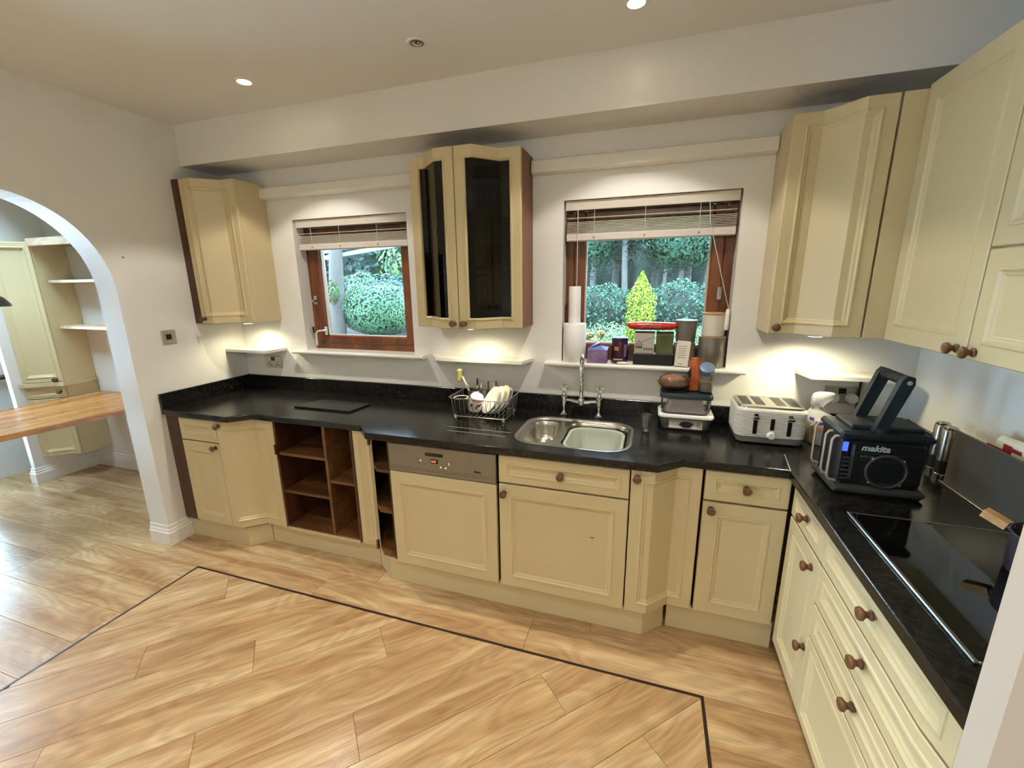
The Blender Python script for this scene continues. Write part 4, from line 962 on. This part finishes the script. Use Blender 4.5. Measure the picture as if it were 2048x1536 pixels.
MB().tube([(px - .053, py + .066, 1.012), (px - .068, py + .083, 1.018)], [.010, .011], 10).build('handle_socket', PANM, c, True)
MB().bar((px - .060, py + .073, 1.016), (px - .092, py + .112, 1.032), .028, .022).build('handle', wood('handle_wood', '#b5824a', '#cfa066', rough=.4, axis=0), c)
c = thing('food_packet', 'white packet with red print standing behind the dark panel', 'packet', (4.09, -.76, .911))
MB().loft([[(4.085, -.655, z), (4.085, -.885, z), (4.105, -.885, z), (4.105, -.655, z)] for z in (.9115, 1.13)] + [[(4.094, -.66, 1.150), (4.094, -.88, 1.155), (4.097, -.88, 1.155), (4.097, -.66, 1.150)]], True, True).build('pouch', mat('packet_cream', '#d9d2bd', .4), c)
MB().box(4.0835, 4.0845, -.725, -.690, 1.085, 1.127).box(4.0835, 4.0845, -.765, -.725, 1.112, 1.124).box(4.0835, 4.0845, -.69, -.62, 1.100, 1.106).build('print', mat('print_crimson', '#8e1f2c', .5), c)
MB().loft([[(4.070, -.80, z), (4.070, -.98, z), (4.084, -.98, z), (4.084, -.80, z)] for z in (.9115, 1.150)], True, True).build('salad_bag', mat('salad_green', '#7f8c3a', .4, col2='#a9b8b0', nscale=14), label='green salad packet behind the dark panel at the right edge', cat='packet')

# ------------------------------------------------------------------ things on the right-hand window sill
SZ = 1.2155
def roll(x, y, z, r, h, label):
    c = thing('paper_roll', label, 'paper roll', (x, y, z), 'white paper rolls on the window sill')
    MB().lathe([(r * .97, 0), (r, .004), (r, h - .004), (r * .97, h), (.022, h), (.020, h - .02)], (x, y, z), 28, cap1=False).build('paper', mat('tissue', '#f0eeea', .9, bump=.2, bscale=150), c, 60)
    MB().lathe([(.021, 0), (.021, h - .002), (.019, h - .002), (.019, .002)], (x, y, z), 16, cap0=False, cap1=False).build('core', mat('cardboard', '#a98f6d', .8), c, True)
roll(2.527, .015, SZ, .066, .220, 'wide white kitchen roll standing at the left of the sill')
roll(2.522, .022, SZ + .2205, .034, .208, 'narrow white paper roll standing on top of the kitchen roll')
PUR = mat('purple_print', '#6a4a78', .4, col2='#8a7494', nscale=22); PURB = mat('purple_blue', '#6f74b8', .4)
c = thing('gift_box', 'small purple patterned box with its lid flaps raised', 'box', (2.665, .0, SZ))
MB().box(2.610, 2.720, -.030, .045, SZ, SZ + .076, .001).build('body', PUR, c)
MB().loft([[(2.612, -.030, SZ + .076), (2.720, -.030, SZ + .076), (2.726, .008, SZ + .090), (2.640, .010, SZ + .105)]] + [[(2.612, -.029, SZ + .078), (2.720, -.029, SZ + .078), (2.726, .009, SZ + .092), (2.640, .011, SZ + .107)]], True, True).build('flap', PURB, c)
MB().loft([[(2.610, -.028, SZ + .077), (2.610, .045, SZ + .077), (2.690, .050, SZ + .125), (2.690, .0, SZ + .122)], [(2.611, -.028, SZ + .079), (2.611, .045, SZ + .079), (2.690, .050, SZ + .127), (2.690, .0, SZ + .124)]], True, True).build('flap', PURB, c)
c = thing('cocoa_tin', 'dark purple cylindrical tin with orange print', 'tin', (2.785, .02, SZ))
MB().lathe([(.044, 0), (.046, .003), (.046, .132), (.044, .135)], (2.786, .02, SZ), 28).build('body', mat('tin_purple', '#2a1233', .25, col2='#3a0d12', nscale=9), c, True)
MB().lathe([(.047, 0), (.047, .012), (.044, .015), (.04, .013), (.001, .013)], (2.786, .02, SZ + .130), 28).build('lid', mat('tin_lid', '#241b4a', .25), c, True)
def curved(c, cx, cy, r, a, w, z, h, m, name='print'):
    mb = MB(); mb.loft([[(cx + r * cos(a + w * (i / 6 - .5)), cy + r * sin(a + w * (i / 6 - .5)), q) for i in range(7)] for q in (z, z + h)], closed=False); mb.build(name, m, c)
curved(c, 2.786, .02, .0466, R(-110), .55, SZ + .075, .022, mat('tin_orange', '#b06a3c', .4)); curved(c, 2.786, .02, .0466, R(-100), 1.2, SZ + .022, .007, mat('tin_pink', '#c9a9a4', .4)); curved(c, 2.786, .02, .0466, R(-45), .4, SZ + .04, .07, mat('tin_greyp', '#6d6480', .4))
blob(MB(), 2.808, -.026, SZ + .007, .034, .018, .0072, 14, 8).build('soap_bar', mat('soap_white', '#dcdad2', .4), smooth=True, label='small flat white soap bar in front of the purple tin', cat='soap')
BBX = mat('box_black', '#080808', .4)
MB().box(2.862, 3.072, -.020, .070, SZ, SZ + .062, .002).build('flat_box', BBX, label='flat glossy black box on the sill under two packets', cat='box')
c = thing('tea_box', 'grey-white carton with a small house print on the black box', 'box', (2.917, .03, SZ + .062))
MB().box(2.866, 2.970, -.006, .060, SZ + .0625, SZ + .182, .001).build('body', mat('carton_grey', '#b3aca1', .5, noise=.12, nscale=25), c)
MB().box(2.8655, 2.9705, -.0065, .0605, SZ + .174, SZ + .1835, .001).build('lid_edge', BBX, c)
INK = mat('ink_dark', '#5d564e', .6)
hp = MB()
for p, q in (((2.872, .108), (2.890, .134)), ((2.890, .134), (2.908, .108)), ((2.874, .112), (2.906, .112))): hp.bar((p[0], -.0066, SZ + p[1]), (q[0], -.0066, SZ + q[1]), .0008, .0025)
hp.build('house_print', INK, c)
MB().box(2.872, 2.908, -.0070, -.0062, SZ + .090, SZ + .104).build('print', INK, c)
MB().bar((2.900, -.0066, SZ + .125), (2.966, -.0066, SZ + .155), .0008, .0016).build('print', INK, c)
for k in range(4): MB().box(2.915 + .013 * k, 2.924 + .013 * k, -.0070, -.0062, SZ + .080, SZ + .094).build('print', INK, c)
MB().loft([[(2.978, .0, z), (3.068, .0, z), (3.068, .05, z), (2.978, .05, z)] for z in (SZ + .0625, SZ + .165)] + [[(2.978, .02, SZ + .183), (3.068, .02, SZ + .183), (3.068, .026, SZ + .183), (2.978, .026, SZ + .183)]], True, True).build('tea_pouch', mat('pouch_green', '#5d6534', .3, col2='#3d4422', nscale=16), label='olive green pouch standing on the black box', cat='pouch')
c = thing('biscuit_packet', 'red plastic biscuit packet lying across the carton and the green pouch', 'packet', (2.955, .02, SZ + .185))
lp = []
for x, w, h_ in ((2.818, .012, .006), (2.826, .03, .016), (2.845, .034, .024), (2.90, .036, .027), (2.96, .036, .027), (3.02, .036, .026), (3.06, .034, .024), (3.080, .03, .014), (3.088, .012, .006)):
    lp.append([(x, .025 + w * cos(t), SZ + .212 + h_ * (sin(t) if abs(sin(t)) < .8 else .8 * (1 if sin(t) > 0 else -1)) + (.004 if x < 2.83 or x > 3.07 else 0)) for t in np.linspace(0, 2 * pi, 16, endpoint=False)])
MB().loft(lp, True, True).build('wrapper', mat('wrapper_red', '#b3261d', .22, bump=.25, bscale=40), c, 40)
MB().loft([[(x, -.0115 - .001, z) for x, z in ((2.89, SZ + .205), (2.93, SZ + .224), (2.99, SZ + .222), (3.0, SZ + .206))], [(x, -.0105, z) for x, z in ((2.89, SZ + .205), (2.93, SZ + .224), (2.99, SZ + .222), (3.0, SZ + .206))]], True, True).build('print', mat('print_brown', '#7e2a1c', .35, col2='#b06a48', nscale=60), c)
def canister(label, x, y, z, r, h, m, lidm=None, lidh=.012, rib=False, taper=1.):
    c = thing('storage_canister', label, 'canister', (x, y, z), 'stacked storage canisters')
    if rib:
        pr = [(r * .98, 0)]
        for k in range(12): q = h * (k + .5) / 12; pr += [(r, q - .002), (r * .988, q + .0015)]
        pr += [(r, h)]
    else: pr = [(r * taper * .97, 0), (r * taper, .004), (r, h - .002), (r, h)]
    MB().lathe(pr, (x, y, z), 32).build('body', m, c, 40)
    if lidm: MB().lathe([(r * 1.01, 0), (r * 1.02, .002), (r * 1.02, lidh - .002), (r * .99, lidh)], (x, y, z + h), 32).build('lid', lidm, c, True)
canister('beige canister behind the leaning white carton', 3.128, .045, SZ, .054, .116, mat('can_beige', '#9b9482', .5), mat('can_wood', '#9a7b56', .5), .008)
canister('dark grey canister stacked on the beige canister', 3.130, .045, SZ + .1255, .056, .110, mat('can_grey', '#6f6a61', .45), mat('can_greylid', '#5e5a52', .4), .010, taper=.88)
canister('tall metallic grey canister at the right of the sill', 3.262, .030, SZ, .068, .158, mat('can_metal', '#8d877b', .3, .6), mat('can_wood', '#9a7b56', .5), .006)
canister('ribbed white canister with wooden lid stacked on the metallic canister', 3.262, .030, SZ + .1655, .057, .112, mat('can_white', '#cfc8b8', .45), mat('can_woodl', '#b08a5e', .5), .010, rib=True)
c = thing('white_carton', 'white carton with small print leaning against the beige canister', 'carton', (3.112, -.03, SZ))
mb = MB().box(3.078, 3.146, -.042, -.024, SZ, SZ + .136, .001).rot(R(-9), 'X', (3.1, -.042, SZ)).rot(R(4), 'Y', (3.1, -.03, SZ))
zmn = min(q[2] for q in mb.v); mb.v = [(a, b, z - zmn + SZ) for a, b, z in mb.v]; mb.build('body', mat('carton_white', '#d9d3c8', .5), c)
for (a, b, e, f_) in ((3.086, 3.128, .045, .118), (3.094, 3.118, .010, .032), (3.084, 3.090, .120, .128)):
    for k in range(max(1, int((f_ - e) / .012))):
        mb = MB().box(a, b, -.0425, -.0419, SZ + e + .012 * k, SZ + e + .012 * k + .004).rot(R(-9), 'X', (3.1, -.042, SZ)).rot(R(4), 'Y', (3.1, -.03, SZ)); mb.v = [(p, q, z - zmn + SZ) for p, q, z in mb.v]
        mb.build('print', mat('ink_grey', '#9a948c', .6), c)

# ------------------------------------------------------------------ adjoining room furniture
CPL = [(-2.102, -.385), (-2.055, -.362), (-1.930, -.262), (-1.856, -.236)]
inner = [(-2.102, -.002), (-1.870, -.002), (-1.870, -.222), (-1.935, -.240), (-2.060, -.340), (-2.102, -.360)]
c = thing('corner_cupboard', 'cream angled upper cupboard with brown knob seen through the arch', 'cupboard', (-1.98, -.15, .885))
MB().prism(inner, .885, 2.04).build('carcass', CREAM, c)
MB().box(-1.869, -1.853, -.222, -.002, .885, 2.04, .001).build('side_panel', CREAM, c)
d = door(c, CPL, .888, 2.035, None, fr=.035); knob(d, -1.905, -.252, .905, R(30))
c = thing('corner_cupboard', 'cream angled lower cupboard with ledge under the upper cupboard', 'cupboard', (-1.98, -.15, .22))
MB().prism(inner, .22, .848).build('carcass', CREAM, c)
MB().box(-1.869, -1.853, -.222, -.002, .22, .848, .001).build('side_panel', CREAM, c)
d = door(c, CPL, .745, .845, None, fr=.02, name='drawer'); knob(d, -1.890, -.250, .800, R(30))
door(c, CPL, .222, .738, None, fr=.035)
MB().prism([(-2.103, -.002), (-1.835, -.002), (-1.835, -.250), (-1.925, -.282), (-2.050, -.388), (-2.103, -.412)], .850, .8835).build('ledge', CREAM, c)
def shelf(z, d, label, t=.022, name='wall_shelf'):
    pts = [(-1.851, -.001), (-.175, -.001), (-.175, -d)] + [(-1.851 + .035 * (1 - sin(a)), -d + .035 * (1 - cos(a))) for a in np.linspace(0, pi / 2, 6)]
    MB().prism(pts, z, z + t).build(name, wood('shelf_pale', '#b09068', '#c9ac84', rough=.5, axis=0), label=label, cat='shelf', group='shelves in the adjoining room')
shelf(1.715, .185, 'upper pale wooden shelf in the alcove through the arch')
shelf(1.338, .185, 'lower pale wooden shelf in the alcove through the arch')
MB().box(-1.851, -.175, -.235, -.001, 2.020, 2.045).box(-1.851, -.175, -.250, -.235, 2.000, 2.060, .003).build('top_shelf', MATS['shelf_pale'], label='top wooden board above the alcove shelves', cat='shelf', group='shelves in the adjoining room')
c = thing('wooden_table', 'long polished orange-brown wooden table top in the adjoining room', 'table', (-1.3, -.8, 0))
MB().prism([(-1.772, -.020), (-.812, -.020), (-1.010, -1.60), (-1.755, -1.60)], .722, .760).build('top', TABLEW, c)
for x, y in ((-1.70, -1.53), (-1.07, -1.53)): MB().box(x - .03, x + .03, y - .03, y + .03, 0, .722, .003).build('leg', TABLEW, c)
MB().box(-1.74, -.85, -.040, -.0195, .66, .722).build('wall_batten', TABLEW, c)
c = thing('pendant_lamp', 'small grey metal pendant shade at the left picture edge', 'lamp', (-1.045, -.884, 1.560))
MB().lathe([(.112, 0), (.108, .018), (.085, .055), (.040, .085), (.018, .095), (.016, .12), (.001, .122)], (-1.045, -.884, 1.560), 32, cap0=False).build('shade', mat('lamp_grey', '#5d5a58', .3, .8), c, True)
MB().tube([(-1.045, -.884, 1.68), (-1.045, -.884, HN - .002)], .003, 6).build('cord', BLACKP, c)
c = thing('handrail', 'short brown wooden handrail on the far wall through the arch', 'handrail', (-2.55, -.9, .88))
MB().tube([(-2.535, -.10, .905), (-2.535, -.52, .905)], .022, 12).build('rail', BROWNH, c, True)
for y in (-.2, -.45): MB().tube([(-2.569, y, .87), (-2.535, y, .887)], .007, 8).build('bracket', SOCK, c)

# ------------------------------------------------------------------ the garden
def leafmat(name, c1, c2, sc=3.):
    k = .30; m = mat(name, tuple(x * k for x in lin(c1)), .55, spec=.25, noise=.3, nscale=sc)
    rp = [q for q in m.node_tree.nodes if q.type == 'VALTORGB'][0]; rp.color_ramp.elements[0].color = (*[x * k for x in lin(c2)], 1)
    return m
def leaves_mesh(name, pts, nrm, size, m, jitter=.7, asp=.5, seed=0):
    r = np.random.default_rng(seed); n = len(pts)
    d = nrm + r.normal(0, jitter, (n, 3)); d /= np.linalg.norm(d, axis=1, keepdims=True) + 1e-9
    a = np.cross(d, r.normal(0, 1, (n, 3))); a /= np.linalg.norm(a, axis=1, keepdims=True) + 1e-9
    b = np.cross(d, a); s = size * r.uniform(.6, 1.35, (n, 1))
    V = np.empty((n, 4, 3)); V[:, 0] = pts - a * s; V[:, 1] = pts - b * s * asp + d * s * .15; V[:, 2] = pts + a * s; V[:, 3] = pts + b * s * asp + d * s * .15
    me = bpy.data.meshes.new(name); me.vertices.add(4 * n); me.vertices.foreach_set('co', V.reshape(-1).astype(np.float32))
    me.loops.add(4 * n); me.loops.foreach_set('vertex_index', np.arange(4 * n, dtype=np.int32)); me.polygons.add(n)
    me.polygons.foreach_set('loop_start', np.arange(0, 4 * n, 4, dtype=np.int32)); me.polygons.foreach_set('loop_total', np.full(n, 4, np.int32))
    me.materials.append(m); me.update(); me.validate(); return me
def cloud(c, rad, n, seed, inner=.78, lump=.12):
    r = np.random.default_rng(seed); u = r.normal(0, 1, (n, 3)); u /= np.linalg.norm(u, axis=1, keepdims=True)
    k = r.uniform(inner, 1.0, (n, 1)) * (1 + lump * np.sin(u[:, :1] * 7 + seed) * np.cos(u[:, 2:3] * 6 + u[:, 1:2] * 5))
    return np.array(c) + u * np.array(rad) * k, u
def part_from(me, name, parent, off):
    o = bpy.data.objects.new(name, me); COL.objects.link(o); o.parent = parent; ORIG[o.name] = off; return o
def shrub(name, label, cat, c, rad, n, size, m, seed, stem=.03, inner=.78, lump=.12, group=None, asp=.5, base=None):
    zb = (c[2] - rad[2]) if base is None else base; loc = (c[0], c[1], zb); t = thing(name, label, cat, loc, group)
    p, u = cloud(c, rad, n, seed, inner, lump); p = p[p[:, 2] > zb] ; u = u[:len(p)]
    part_from(leaves_mesh('foliage', p - np.array(loc), u, size, m, asp=asp, seed=seed), 'foliage', t, loc)
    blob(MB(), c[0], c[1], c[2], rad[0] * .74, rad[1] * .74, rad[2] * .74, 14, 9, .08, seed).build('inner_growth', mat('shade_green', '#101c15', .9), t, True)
    MB().tube([(c[0], c[1], zb - .05), (c[0] + .02, c[1], c[2])], stem, 8).build('stem', mat('bark', '#3d362e', .9, noise=.4, nscale=14, bump=.5, bscale=30), t)
    return t
def gz(x, y):
    if y < 1.2: return -.12
    t = min(1, (y - 1.2) / 4.0); return -.12 + .70 * t + max(0, y - 5.2) * .075
mb = MB(); nx, ny = 24, 26; gv = []
for j in range(ny):
    for i in range(nx):
        x = -11 + 24 * i / (nx - 1); y = .26 + 21 * (j / (ny - 1)) ** 1.4; gv.append((x, y, gz(x, y)))
mb.add(gv, [(j * nx + i, j * nx + i + 1, (j + 1) * nx + i + 1, (j + 1) * nx + i) for j in range(ny - 1) for i in range(nx - 1)])
o = mb.build('ground', leafmat('grass_ground', '#6f8a4c', '#4a5f3c', 1.2), kind='structure')

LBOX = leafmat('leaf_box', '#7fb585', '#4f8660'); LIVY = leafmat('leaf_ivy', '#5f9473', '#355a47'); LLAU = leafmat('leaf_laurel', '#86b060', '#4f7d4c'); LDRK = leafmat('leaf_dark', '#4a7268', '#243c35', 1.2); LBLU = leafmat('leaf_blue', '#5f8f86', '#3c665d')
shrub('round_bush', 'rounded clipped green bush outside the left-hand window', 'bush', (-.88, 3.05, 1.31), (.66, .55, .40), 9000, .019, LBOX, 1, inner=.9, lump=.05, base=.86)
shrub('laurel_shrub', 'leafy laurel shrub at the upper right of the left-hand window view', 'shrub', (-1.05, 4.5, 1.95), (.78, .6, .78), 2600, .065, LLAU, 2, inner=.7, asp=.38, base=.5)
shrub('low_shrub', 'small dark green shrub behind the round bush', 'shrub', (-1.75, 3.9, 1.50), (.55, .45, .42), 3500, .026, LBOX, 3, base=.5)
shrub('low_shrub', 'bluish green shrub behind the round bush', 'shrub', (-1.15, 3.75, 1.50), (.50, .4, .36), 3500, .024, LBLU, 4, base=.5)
c = thing('tree_trunk', 'pale grey tree trunk with ivy outside the left-hand window', 'tree', (-1.30, 2.6, .2))
MB().tube([(-1.29, 2.6, .1), (-1.31, 2.6, .9), (-1.27, 2.6, 1.6), (-1.22, 2.6, 2.1), (-1.15, 2.62, 3.2)], [.13, .11, .10, .09, .07], 12).build('trunk', mat('pale_bark', '#494541', .9, noise=.35, nscale=9, bump=.6, bscale=25), c, True)
MB().tube([(-1.30, 2.58, 1.30), (-1.22, 2.52, 1.60), (-1.27, 2.54, 1.86)], [.03, .025, .02], 8).build('branch', MATS['pale_bark'], c, True)
p, u = cloud((-1.24, 2.48, 1.58), (.12, .05, .16), 260, 9); part_from(leaves_mesh('ivy', p - np.array((-1.30, 2.6, .2)), u, .022, LLAU, seed=9), 'ivy', c, (-1.30, 2.6, .2))
c = thing('pergola_beam', 'white painted slanting beam at the top of the left-hand window view', 'beam', (-.9, 2.75, 2.0))
for dz, w in ((0, .05), (.075, .03)): MB().bar((-1.75, 2.75, 2.03 + dz), (.4, 2.75, 2.262 + dz * 1.3), .06, w).build('rail', mat('white_timber', '#8f9492', .5), c)
MB().box(.36, .44, 2.72, 2.80, -.05, 2.34).build('post', MATS['white_timber'], c)
MB().box(-1.86, -1.78, 2.72, 2.80, .861, 2.2).build('post', MATS['white_timber'], c)
for i, (x, w, h_) in enumerate(((-1.62, .2, .12), (-1.36, .22, .14), (-1.10, .18, .12), (-.86, .22, .15), (-.60, .2, .12), (-.34, .24, .13), (-.08, .2, .12))):
    for k in (0, 1): blob(MB(), x + .06 * k, 2.42, .66 + .17 * k - .02 * (i % 2), w * .56, .10, h_ * .72, 10, 7, .10, 20 + i + 9 * k, .1).build('garden_stone', mat('stone', '#5c5850', .9, noise=.35, nscale=8, bump=.5, bscale=18), smooth=30, label='rough grey stone in the low garden wall under the round bush', cat='stone', group='stones of the low garden wall')
# backing earth of the raised bed
MB().box(-3.2, .3, 2.46, 5.4, -.1, .86).build('raised_bed', mat('earth', '#2b2720', .95, noise=.4, nscale=6), label='raised earth bed behind the low stone wall', cat='flower bed')

# beyond the right-hand window
c = thing('golden_conifer', 'bright yellow-green conifer outside the right-hand window', 'conifer', (2.78, 4.6, .45))
zc = rng.uniform(0, 1, 5200); rr = np.where(zc < .72, .215 * np.sqrt(np.clip(zc / .25, .25, 1)), .215 * np.clip((1 - zc) / .28, 0, 1) * .9 + .004)
th = rng.uniform(0, 2 * pi, 5200); q = rng.uniform(.72, 1.05, 5200)
pp = np.stack([rr * q * np.cos(th), rr * q * np.sin(th), .1 + 1.27 * zc], 1); uu = np.stack([np.cos(th), np.sin(th), np.full(5200, .6)], 1)
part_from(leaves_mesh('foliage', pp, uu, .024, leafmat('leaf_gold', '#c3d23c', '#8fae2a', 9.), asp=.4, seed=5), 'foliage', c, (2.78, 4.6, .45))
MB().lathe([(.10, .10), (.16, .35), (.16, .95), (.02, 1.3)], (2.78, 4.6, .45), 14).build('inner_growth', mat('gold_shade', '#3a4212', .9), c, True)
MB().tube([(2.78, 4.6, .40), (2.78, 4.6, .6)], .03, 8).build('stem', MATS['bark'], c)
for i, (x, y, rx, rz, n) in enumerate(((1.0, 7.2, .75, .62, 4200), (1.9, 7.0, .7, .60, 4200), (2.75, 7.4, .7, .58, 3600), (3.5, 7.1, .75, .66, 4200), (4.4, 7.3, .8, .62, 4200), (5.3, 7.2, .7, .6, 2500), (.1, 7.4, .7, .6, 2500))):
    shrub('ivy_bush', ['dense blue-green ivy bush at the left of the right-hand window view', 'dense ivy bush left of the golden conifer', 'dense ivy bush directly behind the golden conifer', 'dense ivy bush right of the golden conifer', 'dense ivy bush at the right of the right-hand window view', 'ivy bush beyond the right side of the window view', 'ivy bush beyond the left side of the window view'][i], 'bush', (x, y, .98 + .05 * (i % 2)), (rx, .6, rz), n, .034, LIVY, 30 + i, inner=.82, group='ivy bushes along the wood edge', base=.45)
p = np.stack([rng.uniform(.6, 5.0, 9000), rng.uniform(4.3, 6.4, 9000), np.zeros(9000)], 1); p[:, 2] = [gz(a, b) for a, b in p[:, :2]]; p[:, 2] += rng.uniform(0, .22, 9000)
o = bpy.data.objects.new('ground_plants', leaves_mesh('ground_plants', p, np.tile((0, -.3, .6), (9000, 1)), .035, leafmat('leaf_pale', '#a8c98e', '#6f9a72', 2.), asp=.28, seed=6)); COL.objects.link(o); tag(o, 'pale low ground plants in front of the ivy bushes', 'plants', kind='stuff')
for i, (x, y, zz_) in enumerate(((1.95, 4.9, .78), (2.06, 4.7, .70), (1.84, 5.0, .72), (2.15, 4.95, .80), (1.92, 4.6, .66))):
    shrub('flower_clump', 'small clump of yellow and orange flowers low in the right-hand window', 'flowers', (x, y, zz_), (.09, .09, .08), 140, .018, leafmat('petal', '#e0c65a', '#d98b4a', 14.), 60 + i, stem=.006, group='yellow flower clumps')
def woodtree(x, y, h, r, label, seed, lean=0., crown=(1.5, 1.2, 1.3), n=2600, zc=None, m=None):
    zb = gz(x, y); t = thing('woodland_tree', label, 'tree', (x, y, zb), 'trees of the wood behind the garden')
    MB().tube([(x, y, zb - .1), (x + lean * .3, y, zb + h * .35), (x + lean, y, zb + h)], [r, r * .85, r * .5], 10).build('trunk', mat('wood_bark', '#474743', .9, noise=.4, nscale=6, bump=.5, bscale=15), t, True)
    cz = zc or zb + h * .8
    p, u = cloud((x + lean * .8, y, cz), crown, n, seed, .35, .2); part_from(leaves_mesh('crown', p - np.array((x, y, zb)), u, .052, m or LDRK, seed=seed), 'crown', t, (x, y, zb))
spots = [(3.62, 10.6, .10, .15), (4.34, 10.8, .085, 0), (2.2, 10.2, .09, -.2), (1.2, 10.9, .10, .1), (2.95, 12.0, .12, .2), (.3, 11.4, .11, 0), (5.2, 11.0, .1, -.2), (1.7, 12.6, .12, .2), (4.0, 13.0, .13, 0), (3.2, 10.4, .06, .25), (-.6, 12.4, .12, .1), (6.2, 12.4, .12, 0)]
wl = ['pale leaning trunk tree at the upper right of the window view', 'slim pale trunk tree near the right window frame', 'dark woodland tree left of the golden conifer top', 'dark woodland tree at the left of the right-hand window view', 'large dark tree straight behind the golden conifer', 'woodland tree hidden by the left window reveal', 'woodland tree hidden by the right window reveal', 'far dark tree between the left trunks', 'far dark tree between the right trunks', 'thin leaning sapling right of the golden conifer top', 'outermost woodland tree on the left', 'outermost woodland tree on the right']
for i, (x, y, r, ln) in enumerate(spots):
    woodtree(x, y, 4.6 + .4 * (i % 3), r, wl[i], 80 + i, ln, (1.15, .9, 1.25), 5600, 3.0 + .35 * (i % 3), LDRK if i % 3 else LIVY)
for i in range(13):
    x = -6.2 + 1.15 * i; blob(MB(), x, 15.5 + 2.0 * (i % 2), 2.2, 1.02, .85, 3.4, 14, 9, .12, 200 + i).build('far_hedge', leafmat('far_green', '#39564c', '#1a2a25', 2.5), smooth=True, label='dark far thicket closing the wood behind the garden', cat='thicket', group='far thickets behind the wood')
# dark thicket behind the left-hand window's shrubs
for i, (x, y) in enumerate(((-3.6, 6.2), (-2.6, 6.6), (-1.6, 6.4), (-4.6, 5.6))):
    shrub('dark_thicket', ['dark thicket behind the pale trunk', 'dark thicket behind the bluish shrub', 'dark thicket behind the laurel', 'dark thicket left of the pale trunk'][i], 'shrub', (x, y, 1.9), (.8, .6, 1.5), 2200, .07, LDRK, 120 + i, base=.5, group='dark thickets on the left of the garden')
